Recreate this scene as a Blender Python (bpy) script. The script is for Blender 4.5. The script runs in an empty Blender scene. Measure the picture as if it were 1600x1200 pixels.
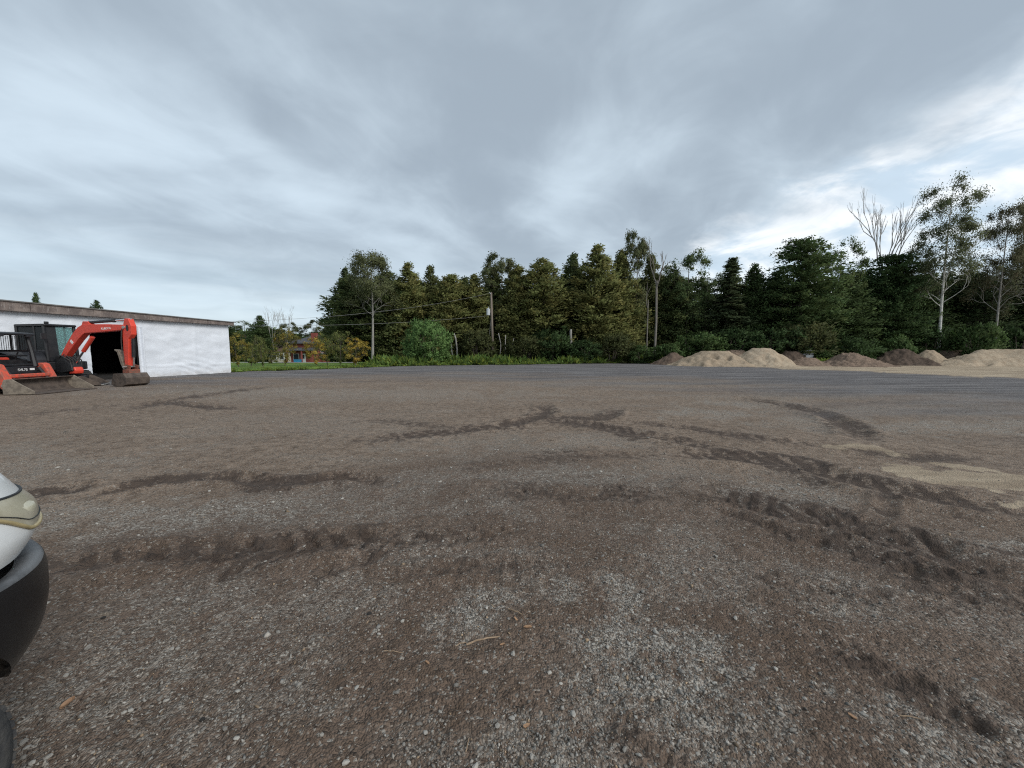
import bpy, bmesh, math, random
import numpy as np
from mathutils import Vector, Matrix

# ------------------------------------------------------------------ camera, sky, sun, exposure
SC = bpy.context.scene
COL = SC.collection
CAM_H = 1.45
F = 600.0                       # focal length in photo pixels (1600 wide)
PITCH = math.atan(52 / F)
CP, SP = math.cos(PITCH), math.sin(PITCH)

cam_d = bpy.data.cameras.new('camera')
cam_d.sensor_width = 36.0
cam_d.lens = 36.0 * F / 1600.0
cam_d.clip_start = 0.05
cam_d.clip_end = 6000
cam = bpy.data.objects.new('camera', cam_d)
COL.objects.link(cam)
cam.location = (0, 0, CAM_H)
cam.rotation_euler = (math.pi / 2 - PITCH, 0, 0)
SC.camera = cam

SUN_DIR = Vector((0.70, -0.50, 0.62)).normalized()
sun_el = math.asin(SUN_DIR.z)
sun_az = math.atan2(SUN_DIR.x, SUN_DIR.y)

world = bpy.data.worlds.new('World')
SC.world = world
world.use_nodes = True
wt = world.node_tree
wt.nodes.clear()


def wn(kind, **kw):
    n = wt.nodes.new(kind)
    for k, v in kw.items():
        setattr(n, k, v)
    return n


def wl(a, b):
    wt.links.new(a, b)


def wmath(op, a, b=None, clamp=False):
    n = wn('ShaderNodeMath', operation=op, use_clamp=clamp)
    for i, v in enumerate((a, b)):
        if v is None:
            continue
        if isinstance(v, (int, float)):
            n.inputs[i].default_value = v
        else:
            wl(v, n.inputs[i])
    return n.outputs[0]


def wnoise(vec, scale, detail, rough, dist=0.0):
    n = wn('ShaderNodeTexNoise')
    n.inputs['Scale'].default_value = scale
    n.inputs['Detail'].default_value = detail
    n.inputs['Roughness'].default_value = rough
    n.inputs['Distortion'].default_value = dist
    wl(vec, n.inputs['Vector'])
    return n.outputs['Fac']


def wrange(v, a, b, c=0.0, d=1.0, smooth=True):
    n = wn('ShaderNodeMapRange')
    n.interpolation_type = 'SMOOTHSTEP' if smooth else 'LINEAR'
    wl(v, n.inputs[0])
    for i, x in enumerate((a, b, c, d)):
        n.inputs[1 + i].default_value = x
    return n.outputs[0]


def wmix(f, a, b):
    n = wn('ShaderNodeMix', data_type='RGBA')
    wl(f, n.inputs[0]) if not isinstance(f, (int, float)) else setattr(n.inputs[0], 'default_value', f)
    for i, v in ((6, a), (7, b)):
        if isinstance(v, tuple):
            n.inputs[i].default_value = (*v, 1)
        else:
            wl(v, n.inputs[i])
    return n.outputs[2]


tc = wn('ShaderNodeTexCoord')
sep = wn('ShaderNodeSeparateXYZ')
wl(tc.outputs['Generated'], sep.inputs[0])
zc = wmath('MAXIMUM', sep.outputs[2], 0.0)
den = wmath('ADD', zc, 0.24)
u = wmath('DIVIDE', sep.outputs[0], den)
v = wmath('DIVIDE', sep.outputs[1], den)
# cloud deck in plane coordinates, its rolls drawn out a little along the view
cv = wn('ShaderNodeCombineXYZ')
wl(wmath('ADD', u, wmath('MULTIPLY', v, -0.35)), cv.inputs[0])
wl(wmath('ADD', wmath('MULTIPLY', v, 0.80), wmath('MULTIPLY', u, 0.15)), cv.inputs[1])
cv.inputs[2].default_value = 23.45
big = wnoise(cv.outputs[0], 1.05, 2.0, 0.5, 0.5)
rolls = wnoise(cv.outputs[0], 2.9, 4.0, 0.55, 0.7)
cv2 = wn('ShaderNodeCombineXYZ')
wl(u, cv2.inputs[0])
wl(v, cv2.inputs[1])
cv2.inputs[2].default_value = 3.7
wisp = wnoise(cv2.outputs[0], 3.4, 6.0, 0.58, 0.5)
dens = wmath('ADD', wmath('MULTIPLY', big, 0.68), wmath('ADD', wmath('MULTIPLY', rolls, 0.22), wmath('MULTIPLY', wisp, 0.12)))
lum = wrange(dens, 0.41, 0.66)
deck = wmix(lum, (0.335, 0.400, 0.465), (0.595, 0.700, 0.785))
# thinner, whiter cloud beyond the far edge of the deck on the right
uu = wmath('DIVIDE', sep.outputs[0], wmath('ADD', zc, 0.03))
edge = wmath('ADD', uu, wmath('MULTIPLY', wmath('SUBTRACT', wnoise(cv2.outputs[0], 2.4, 6.0, 0.60, 0.8), 0.5), 1.5))
thin = wrange(edge, 1.45, 2.15)
whitecol = wmix(wrange(wisp, 0.38, 0.62), (0.56, 0.68, 0.79), (0.94, 0.97, 0.99))
deck2 = wmix(thin, deck, whitecol)
# deck turns paler towards the horizon where one looks through its far rolls
hor = wrange(zc, 0.02, 0.30, 0.50, 0.0)
cv3 = wn('ShaderNodeCombineXYZ')
wl(wmath('MULTIPLY', sep.outputs[0], 1.6), cv3.inputs[0])
wl(wmath('MULTIPLY', sep.outputs[1], 1.6), cv3.inputs[1])
wl(wmath('MULTIPLY', zc, 17.0), cv3.inputs[2])
strat = wrange(wnoise(cv3.outputs[0], 1.0, 5.0, 0.55, 0.4), 0.36, 0.66)
pale = wmix(strat, (0.50, 0.63, 0.72), (0.74, 0.85, 0.91))
deck3 = wmix(hor, deck2, pale)
sky = wn('ShaderNodeTexSky', sky_type='NISHITA')
sky.sun_disc = False
sky.sun_elevation = sun_el
sky.sun_rotation = sun_az
skyc = wn('ShaderNodeMix', data_type='RGBA', blend_type='MULTIPLY')
skyc.inputs[0].default_value = 1.0
wl(sky.outputs[0], skyc.inputs[6])
skyc.inputs[7].default_value = (1, 1, 1, 1)
# Nishita is scaled by the Background strength; the cloud colours are divided by it
SKY_STR = 0.1
bgc = wmix(0.93, skyc.outputs[2], (0, 0, 0))
clouds = wn('ShaderNodeMix', data_type='RGBA', blend_type='MULTIPLY')
clouds.inputs[0].default_value = 1.0
wl(deck3, clouds.inputs[6])
K = 0.93 / SKY_STR * 0.70
clouds.inputs[7].default_value = (K, K, K, 1)
addn = wn('ShaderNodeMix', data_type='RGBA', blend_type='ADD')
addn.clamp_result = False
addn.inputs[0].default_value = 1.0
wl(bgc, addn.inputs[6])
wl(clouds.outputs[2], addn.inputs[7])
bg = wn('ShaderNodeBackground')
bg.inputs[1].default_value = SKY_STR
wl(addn.outputs[2], bg.inputs[0])
wo = wn('ShaderNodeOutputWorld')
wl(bg.outputs[0], wo.inputs[0])

sun_d = bpy.data.lights.new('sun', 'SUN')
sun_d.energy = 1.5
sun_d.angle = math.radians(28)
sun_d.color = (1.0, 0.97, 0.93)
sun = bpy.data.objects.new('sun', sun_d)
COL.objects.link(sun)
sun.rotation_euler = SUN_DIR.to_track_quat('Z', 'Y').to_euler()

SC.view_settings.view_transform = 'Standard'
SC.view_settings.look = 'None'
SC.view_settings.gamma = 1.0
SC.view_settings.exposure = 0.72
SC.view_settings.use_curve_mapping = False
SC.render.engine = 'CYCLES'
SC.cycles.use_denoising = False
SC.cycles.filter_width = 1.15
SC.cycles.sample_clamp_indirect = 4.0
SC.cycles.max_bounces = 6

# ------------------------------------------------------------------ helpers
rng = np.random.default_rng(7)
random.seed(7)
PI = math.pi


def ray(px, py):
    a, b = (px - 800) / F, (600 - py) / F
    return Vector((a, b * SP + CP, b * CP - SP))


def gp(px, py, z=0.0):
    d = ray(px, py)
    t = (z - CAM_H) / d.z
    return Vector((d.x * t, d.y * t, z))


def at(px, py, Y):
    d = ray(px, py)
    t = Y / d.y
    return Vector((d.x * t, Y, CAM_H + d.z * t))


def tag(o, label=None, cat=None, group=None, kind=None):
    if label: o['label'] = label
    if cat: o['category'] = cat
    if group: o['group'] = group
    if kind: o['kind'] = kind
    return o


def empty(name, loc=(0, 0, 0), rz=0.0):
    o = bpy.data.objects.new(name, None)
    COL.objects.link(o)
    o.location = loc
    o.rotation_euler = (0, 0, rz)
    return o


def link(name, me, parent=None, m=None):
    if m is not None and not me.materials:
        me.materials.append(m)
    o = bpy.data.objects.new(name, me)
    COL.objects.link(o)
    if parent is not None:
        o.parent = parent
    return o


def np_mesh(name, verts, faces, cols=None, smooth=False, attrs=None, normals=None):
    """verts (N,3), faces (M,k) arrays, all faces of k corners."""
    me = bpy.data.meshes.new(name)
    verts = np.asarray(verts, np.float32)
    faces = np.asarray(faces, np.int32)
    k = faces.shape[1]
    me.vertices.add(len(verts))
    me.vertices.foreach_set('co', verts.ravel())
    me.loops.add(faces.size)
    me.loops.foreach_set('vertex_index', faces.ravel())
    me.polygons.add(len(faces))
    me.polygons.foreach_set('loop_start', np.arange(0, faces.size, k, dtype=np.int32))
    me.update(calc_edges=True)
    if smooth:
        me.polygons.foreach_set('use_smooth', np.ones(len(faces), bool))
    if cols is not None:
        a = me.color_attributes.new('col', 'FLOAT_COLOR', 'POINT')
        c4 = np.ones((len(verts), 4), np.float32)
        c4[:, :3] = cols
        a.data.foreach_set('color', c4.ravel())
    for n, v in (attrs or {}).items():
        a = me.attributes.new(n, 'FLOAT', 'POINT')
        a.data.foreach_set('value', np.asarray(v, np.float32))
    me.validate()
    if normals is not None:
        me.normals_split_custom_set_from_vertices([tuple(q) for q in normals])
    return me


class MB:
    def __init__(s):
        s.v, s.f = [], []

    def add(s, vs, fs):
        o = len(s.v)
        s.v += [tuple(p) for p in vs]
        s.f += [tuple(i + o for i in f) for f in fs]
        return s

    def box(s, c, d, M=None):
        x, y, z = d[0] / 2, d[1] / 2, d[2] / 2
        vs = [Vector((i * x, j * y, k * z)) for i in (-1, 1) for j in (-1, 1) for k in (-1, 1)]
        if M is not None:
            vs = [M @ p for p in vs]
        vs = [p + Vector(c) for p in vs]
        return s.add(vs, [(0, 1, 3, 2), (4, 6, 7, 5), (0, 4, 5, 1), (2, 3, 7, 6), (0, 2, 6, 4), (1, 5, 7, 3)])

    def prism(s, poly, a0, a1, axis='y', scale1=1.0):
        n = len(poly)
        cx = sum(p[0] for p in poly) / n
        cz = sum(p[1] for p in poly) / n
        vs = []
        for a, sc in ((a0, 1.0), (a1, scale1)):
            for p in poly:
                q = (cx + (p[0] - cx) * sc, cz + (p[1] - cz) * sc)
                vs.append({'y': (q[0], a, q[1]), 'x': (a, q[0], q[1]), 'z': (q[0], q[1], a)}[axis])
        fs = [tuple(range(n))[::-1], tuple(range(n, 2 * n))]
        fs += [(i, (i + 1) % n, n + (i + 1) % n, n + i) for i in range(n)]
        return s.add(vs, fs)

    def tube(s, pts, r, n=8, cap=True):
        pts = [Vector(p) for p in pts]
        if not hasattr(r, '__len__'):
            r = [r] * len(pts)
        vs, fs = [], []
        up = Vector((0.3, 0.2, 1)).normalized()
        for i, p in enumerate(pts):
            t = (pts[min(i + 1, len(pts) - 1)] - pts[max(i - 1, 0)]).normalized()
            if abs(t.dot(up)) > 0.97:
                up = Vector((1, 0.2, 0)).normalized()
            a = t.cross(up).normalized()
            b = t.cross(a)
            for k in range(n):
                w = 2 * PI * k / n
                vs.append(p + (a * math.cos(w) + b * math.sin(w)) * r[i])
        for i in range(len(pts) - 1):
            for k in range(n):
                k2 = (k + 1) % n
                fs.append((i * n + k, i * n + k2, (i + 1) * n + k2, (i + 1) * n + k))
        if cap:
            fs.append(tuple(range(n))[::-1])
            fs.append(tuple(range((len(pts) - 1) * n, len(pts) * n)))
        return s.add(vs, fs)

    def grid(s, P, closed=False):
        """P: list of rows of points"""
        R, Cn = len(P), len(P[0])
        vs = [q for row in P for q in row]
        fs = []
        for i in range(R - 1):
            for j in range(Cn - (0 if closed else 1)):
                j2 = (j + 1) % Cn
                fs.append((i * Cn + j, i * Cn + j2, (i + 1) * Cn + j2, (i + 1) * Cn + j))
        return s.add(vs, fs)

    def mesh(s, name, smooth=False):
        me = bpy.data.meshes.new(name)
        me.from_pydata(s.v, [], s.f)
        bm = bmesh.new()
        bm.from_mesh(me)
        bmesh.ops.recalc_face_normals(bm, faces=bm.faces)
        bm.to_mesh(me)
        bm.free()
        if smooth:
            me.polygons.foreach_set('use_smooth', np.ones(len(me.polygons), bool))
        me.update()
        return me

    def build(s, name, m, parent=None, smooth=False, bevel=0.0, loc=None):
        o = link(name, s.mesh(name, smooth), parent, m)
        if bevel:
            b = o.modifiers.new('bevel', 'BEVEL')
            b.width = bevel
            b.segments = 2
            b.limit_method = 'ANGLE'
        if loc is not None:
            o.location = loc
        return o


# numpy value noise ------------------------------------------------
def _h(ix, iy, seed):
    h = (ix.astype(np.int64) * 374761393 + iy.astype(np.int64) * 668265263 + seed * 2147483647) & 0xffffffff
    h = ((h ^ (h >> 13)) * 1274126177) & 0xffffffff
    h = (h ^ (h >> 16)) & 0xffffffff
    return h / 4294967295.0


def vnoise(x, y, seed=0):
    x = np.asarray(x, float); y = np.asarray(y, float)
    ix, iy = np.floor(x), np.floor(y)
    fx, fy = x - ix, y - iy
    fx = fx * fx * fx * (fx * (fx * 6 - 15) + 10)
    fy = fy * fy * fy * (fy * (fy * 6 - 15) + 10)
    a, b = _h(ix, iy, seed), _h(ix + 1, iy, seed)
    c, d = _h(ix, iy + 1, seed), _h(ix + 1, iy + 1, seed)
    return (a * (1 - fx) + b * fx) * (1 - fy) + (c * (1 - fx) + d * fx) * fy


def fbm(x, y, oct=4, seed=0, gain=0.5):
    s, a, t = 0.0, 1.0, 0.0
    for i in range(oct):
        c, d = math.cos(i * 1.1), math.sin(i * 1.1)
        k = 2.03 ** i
        s = s + a * vnoise((c * x - d * y) * k + 17.3 * i, (d * x + c * y) * k - 9.1 * i, seed + i)
        t += a
        a *= gain
    return s / t


def sstep(a, b, x):
    t = np.clip((x - a) / (b - a), 0, 1)
    return t * t * (3 - 2 * t)


# materials --------------------------------------------------------
class NT:
    def __init__(s, name):
        s.m = bpy.data.materials.new(name)
        s.m.use_nodes = True
        s.t = s.m.node_tree
        s.t.nodes.clear()
        s.out = s.n('ShaderNodeOutputMaterial')
        s.p = s.n('ShaderNodeBsdfPrincipled')
        s.l(s.p.outputs[0], s.out.inputs[0])
        s.co = s.n('ShaderNodeTexCoord').outputs['Object']

    def n(s, k, **kw):
        x = s.t.nodes.new(k)
        for a, b in kw.items():
            setattr(x, a, b)
        return x

    def l(s, a, b):
        s.t.links.new(a, b)

    def put(s, sock, v):
        if isinstance(v, (int, float)):
            sock.default_value = v
        elif isinstance(v, tuple):
            sock.default_value = (*v, 1) if len(v) == 3 and len(sock.default_value) == 4 else v
        else:
            s.l(v, sock)

    def noise(s, scale, detail=3, rough=0.55, vec=None, stretch=None, dist=0.0):
        x = s.n('ShaderNodeTexNoise')
        x.inputs['Scale'].default_value = scale
        x.inputs['Detail'].default_value = detail
        x.inputs['Roughness'].default_value = rough
        x.inputs['Distortion'].default_value = dist
        vec = vec or s.co
        if stretch:
            mp = s.n('ShaderNodeMapping')
            mp.inputs['Scale'].default_value = stretch
            s.l(vec, mp.inputs[0])
            vec = mp.outputs[0]
        s.l(vec, x.inputs['Vector'])
        return x.outputs['Fac']

    def voro(s, scale, feature='F1', out='Distance', vec=None, rand=1.0):
        x = s.n('ShaderNodeTexVoronoi', feature=feature)
        x.inputs['Scale'].default_value = scale
        x.inputs['Randomness'].default_value = rand
        s.l(vec or s.co, x.inputs['Vector'])
        return x.outputs[out]

    def rng(s, v, a, b, c=0.0, d=1.0):
        x = s.n('ShaderNodeMapRange')
        x.interpolation_type = 'SMOOTHSTEP'
        s.put(x.inputs[0], v)
        for i, q in enumerate((a, b, c, d)):
            x.inputs[1 + i].default_value = q
        return x.outputs[0]

    def math(s, op, a, b=0.0, clamp=False):
        x = s.n('ShaderNodeMath', operation=op, use_clamp=clamp)
        s.put(x.inputs[0], a)
        s.put(x.inputs[1], b)
        return x.outputs[0]

    def mix(s, f, a, b, blend='MIX'):
        x = s.n('ShaderNodeMix', data_type='RGBA', blend_type=blend)
        s.put(x.inputs[0], f)
        s.put(x.inputs[6], a)
        s.put(x.inputs[7], b)
        return x.outputs[2]

    def attr(s, name, out='Fac'):
        x = s.n('ShaderNodeAttribute')
        x.attribute_name = name
        return x.outputs[out]

    def bump(s, h, strength=0.5, dist=0.02, normal=None):
        x = s.n('ShaderNodeBump')
        x.inputs['Strength'].default_value = strength
        x.inputs['Distance'].default_value = dist
        s.put(x.inputs['Height'], h)
        if normal is not None:
            s.l(normal, x.inputs['Normal'])
        return x.outputs[0]

    def fin(s, col, rough=0.8, normal=None, metal=0.0, spec=None):
        s.put(s.p.inputs['Base Color'], col)
        s.put(s.p.inputs['Roughness'], rough)
        s.put(s.p.inputs['Metallic'], metal)
        if spec is not None:
            s.p.inputs['Specular IOR Level'].default_value = spec
        if normal is not None:
            s.l(normal, s.p.inputs['Normal'])
        return s.m


def plain(name, c1, c2=None, scale=4.0, rough=0.7, metal=0.0, bump=0.0, stretch=None, lo=0.38, hi=0.66, spec=None, dist=0.01):
    """two-tone worn surface"""
    t = NT(name)
    c2 = c2 or tuple(x * 0.75 for x in c1)
    nz = t.noise(scale, 5, 0.62, stretch=stretch)
    c = t.mix(t.rng(nz, lo, hi), c1, c2)
    r = t.math('ADD', rough - 0.08, t.math('MULTIPLY', nz, 0.16))
    nr = t.bump(t.noise(scale * 6, 4, 0.6, stretch=stretch), bump, dist) if bump else None
    return t.fin(c, r, nr, metal, spec)


def leafmat(name, tint=(1, 1, 1), trans=0.40):
    t = NT(name)
    c = t.mix(1.0, t.attr('col', 'Color'), (*tint,), 'MULTIPLY')
    t.fin(c, 0.75, spec=0.2)
    tr = t.n('ShaderNodeBsdfTranslucent')
    t.l(c, tr.inputs[0])
    mx = t.n('ShaderNodeMixShader')
    mx.inputs[0].default_value = trans
    t.l(t.p.outputs[0], mx.inputs[1])
    t.l(tr.outputs[0], mx.inputs[2])
    t.l(mx.outputs[0], t.out.inputs[0])
    return t.m
# ------------------------------------------------------------------ ground
def theta(x, y):
    return np.arctan2(x, y)


def gz(x, y):
    """the land falls away gently towards the house on the left"""
    return -1.25 * sstep(40, 78, np.asarray(y, float)) * sstep(-9, -22, np.asarray(x, float))


def edge_fn(pts):
    """pts: (px, py) or (px, None, depth) -> radius as a function of bearing"""
    th, r = [], []
    for p in pts:
        if p[1] is None:
            q = at(p[0], 560, p[2])
        else:
            q = gp(p[0], p[1])
        th.append(math.atan2(q.x, q.y))
        r.append(math.hypot(q.x, q.y))
    th, r = np.array(th), np.array(r)
    o = np.argsort(th)
    return lambda t: np.interp(t, th[o], r[o])


lawn_edge = edge_fn([(-1500, None, 24), (0, None, 28), (330, None, 27.5), (358, 581.5), (420, 579.5), (520, 576), (600, 572.8),
                     (680, 571.2), (800, 570), (1000, 567.6), (1030, 567.2), (1060, None, 43), (1200, None, 43), (1245, None, 41),
                     (1262, None, 38.5), (1325, None, 38.5), (1345, None, 43), (1450, None, 45), (1600, None, 44), (2300, None, 42)])
sand_edge = edge_fn([(-1500, None, 400), (1000, None, 400), (1022, None, 60), (1034, 568.5), (1150, 573.5), (1300, 578.5), (1400, 583), (1500, 588),
                     (1600, 591), (1800, 598), (2600, 625)])
mill_edge = edge_fn([(-900, None, 22), (60, 606), (300, 598), (500, 592), (700, 590), (900, 597), (1100, 606), (1300, 625), (1450, 640), (1600, 655), (2400, 700)])

TRACKS = [  # pixels along it, half width (m), mud, rut depth, tread
    ([(35, 778), (90, 768), (130, 768)], 0.20, 1.0, 0.02, 0),
    ([(130, 778), (180, 771), (250, 754), (350, 750), (440, 757), (545, 748), (600, 760)], 0.17, 1.0, 0.02, 0),
    ([(60, 888), (150, 880), (250, 870), (400, 858), (500, 855), (640, 838)], 0.20, 0.9, 0.02, 1),
    ([(560, 690), (700, 674), (800, 662), (850, 648), (850, 632)], 0.26, 0.9, 0.02, 1),
    ([(840, 652), (940, 656), (965, 640)], 0.22, 0.9, 0.02, 1),
    ([(840, 655), (900, 662), (960, 672), (1060, 690), (1120, 706)], 0.26, 0.9, 0.02, 1),
    ([(980, 660), (1060, 668), (1170, 684), (1290, 698)], 0.22, 0.75, 0.02, 1),
    ([(1165, 622), (1260, 640), (1320, 662), (1350, 688)], 0.30, 0.9, 0.03, 0),
    ([(1060, 710), (1150, 716), (1250, 728), (1330, 752), (1450, 778), (1620, 806)], 0.34, 1.0, 0.03, 1),
    ([(1320, 700), (1420, 716), (1500, 712)], 0.20, 0.8, 0.01, 0),
    ([(1110, 765), (1200, 800), (1290, 815), (1370, 838), (1470, 868), (1640, 935)], 0.30, 1.0, 0.03, 1),
    ([(1130, 800), (1230, 835), (1330, 862), (1450, 905), (1600, 960)], 0.17, 0.8, 0.015, 0),
    ([(770, 764), (900, 776), (1040, 772)], 0.25, 0.7, 0.015, 0),
    ([(780, 715), (900, 712), (1010, 712)], 0.22, 0.55, 0.012, 0),
    ([(1290, 1010), (1370, 1050), (1450, 1090), (1510, 1150)], 0.10, 0.8, 0.008, 0),
    ([(1380, 770), (1385, 800), (1360, 835)], 0.10, 0.6, 0.015, 1),
    ([(200, 640), (290, 622), (420, 604)], 0.28, 0.9, 0.02, 1),
    ([(260, 628), (300, 634), (370, 640)], 0.24, 0.9, 0.02, 0),
    ([(0, 655), (100, 642), (200, 630)], 0.3, 0.55, 0.02, 0),
    ([(560, 655), (700, 668)], 0.24, 0.6, 0.015, 1),
    ([(700, 735), (860, 715), (920, 700)], 0.15, 0.5, 0.01, 1),
    ([(480, 890), (560, 878), (660, 850), (800, 835)], 0.13, 0.6, 0.012, 1),
    ([(610, 905), (720, 890), (880, 885)], 0.10, 0.6, 0.012, 0),
    ([(1150, 905), (1300, 925), (1500, 960)], 0.12, 0.5, 0.012, 0),
    ([(1230, 640), (1400, 625), (1590, 630)], 0.3, 0.4, 0.012, 0),
    ([(430, 600), (560, 596), (700, 590)], 0.5, 0.4, 0.01, 0),
    ([(940, 1130), (1010, 1180), (1060, 1260)], 0.10, 0.5, 0.01, 0),
]
PALE = [  # px, py, radius x, radius y (m), strength
    (760, 950, .16, .16, 1.0), (700, 980, .14, .12, .7), (950, 905, .14, .2, 1.0), (880, 915, .12, .18, .7), (980, 1000, .18, .16, .9),
    (1040, 1050, .26, .2, 1.0), (960, 1080, .2, .16, .75), (890, 1150, .22, .14, .65), (1200, 780, .35, .4, .9), (1270, 775, .4, .3, .8),
    (1400, 850, .5, .14, .9), (1480, 858, .5, .12, 1.0), (1540, 868, .4, .1, 1.0), (1330, 935, .3, .25, .7), (1420, 1130, .3, .14, .9),
    (1500, 1170, .3, .12, .8), (1540, 985, .5, .2, .5), (1000, 900, .2, .3, .5), (1130, 900, .3, .25, .5), (900, 750, .8, .4, .7),
    (760, 795, .5, .3, .55), (300, 810, .6, .3, .8), (180, 805, .5, .25, .8), (100, 800, .4, .2, .7), (420, 790, .5, .35, .5), (600, 770, .8, .5, .5),
    (270, 960, .35, .25, .55), (180, 1060, .25, .2, .6), (420, 1000, .3, .2, .4), (300, 1130, .3, .15, .45), (560, 930, .3, .2, .5),
    (660, 870, .4, .25, .5), (820, 880, .3, .2, .45), (110, 725, 1.0, .6, .6), (40, 710, 1.0, .5, .5), (300, 610, 3.0, 1.0, .6),
    (420, 612, 3.0, 1.2, .7), (620, 615, 4.0, 1.5, .55), (1010, 600, 5, 1.2, .5), (1110, 645, 1.2, .6, .9), (1180, 632, 1.4, .5, .8),
    (1260, 655, 1.0, .6, .8), (1300, 668, .9, .4, .7), (1430, 670, 1.6, .5, .9), (1540, 668, 1.6, .5, .9), (1380, 640, 2.0, .6, .6),
    (1560, 640, 2.5, .8, .6), (1250, 620, 3, .8, .5), (1480, 612, 4, 1, .5), (910, 690, .8, .5, .6), (760, 690, 1.0, .6, .5),
    (480, 665, 1.5, 1.0, .35), (1100, 740, .8, .5, .45), (1050, 830, .4, .3, .5), (820, 1200, .3, .2, .6), (1180, 1130, .25, .15, .5),
]
SANDP = [  # tan sand tipped on the lot: outline pixels
    [(1262, 694), (1330, 692), (1400, 703), (1432, 716), (1400, 718), (1340, 706), (1310, 712), (1285, 702)],
    [(1352, 732), (1410, 728), (1470, 736), (1560, 738), (1680, 758), (1680, 775), (1580, 766), (1490, 762), (1440, 752), (1385, 740)],
    [(1400, 699), (1470, 703), (1482, 707), (1440, 706)],
    [(1450, 724), (1560, 733), (1590, 742), (1520, 742)],
    [(1500, 784), (1620, 782), (1650, 800), (1540, 800)],
]


def seg_dist(x, y, pts):
    """distance to a polyline and length along it"""
    best = np.full(x.shape, 1e9)
    along = np.zeros(x.shape)
    L = 0.0
    for (a, b) in zip(pts[:-1], pts[1:]):
        d = np.array([b[0] - a[0], b[1] - a[1]])
        ln = math.hypot(*d)
        d = d / ln
        t = np.clip((x - a[0]) * d[0] + (y - a[1]) * d[1], 0, ln)
        dist = np.hypot(x - a[0] - d[0] * t, y - a[1] - d[1] * t)
        m = dist < best
        best = np.where(m, dist, best)
        along = np.where(m, L + t, along)
        L += ln
    return best, along, L


def in_poly_soft(x, y, poly):
    inside = np.zeros(x.shape, bool)
    n = len(poly)
    for i in range(n):
        x1, y1 = poly[i]
        x2, y2 = poly[(i + 1) % n]
        c = ((y1 > y) != (y2 > y)) & (x < (x2 - x1) * (y - y1) / (y2 - y1 + 1e-12) + x1)
        inside ^= c
    d, _, _ = seg_dist(x, y, list(poly) + [poly[0]])
    return np.where(inside, -d, d)


def curve_pts(pts, n=5):
    p = [gp(*q) for q in pts]
    out = []
    for i in range(len(p) - 1):
        p0, p1, p2, p3 = p[max(i - 1, 0)], p[i], p[i + 1], p[min(i + 2, len(p) - 1)]
        for k in range(n):
            t = k / n
            q = 0.5 * ((2 * p1) + (p2 - p0) * t + (2 * p0 - 5 * p1 + 4 * p2 - p3) * t * t + (3 * p1 - p0 - 3 * p2 + p3) * t ** 3)
            out.append((q.x, q.y))
    out.append((p[-1].x, p[-1].y))
    return out


TR = [(curve_pts(t[0]),) + t[1:] for t in TRACKS]


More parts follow.
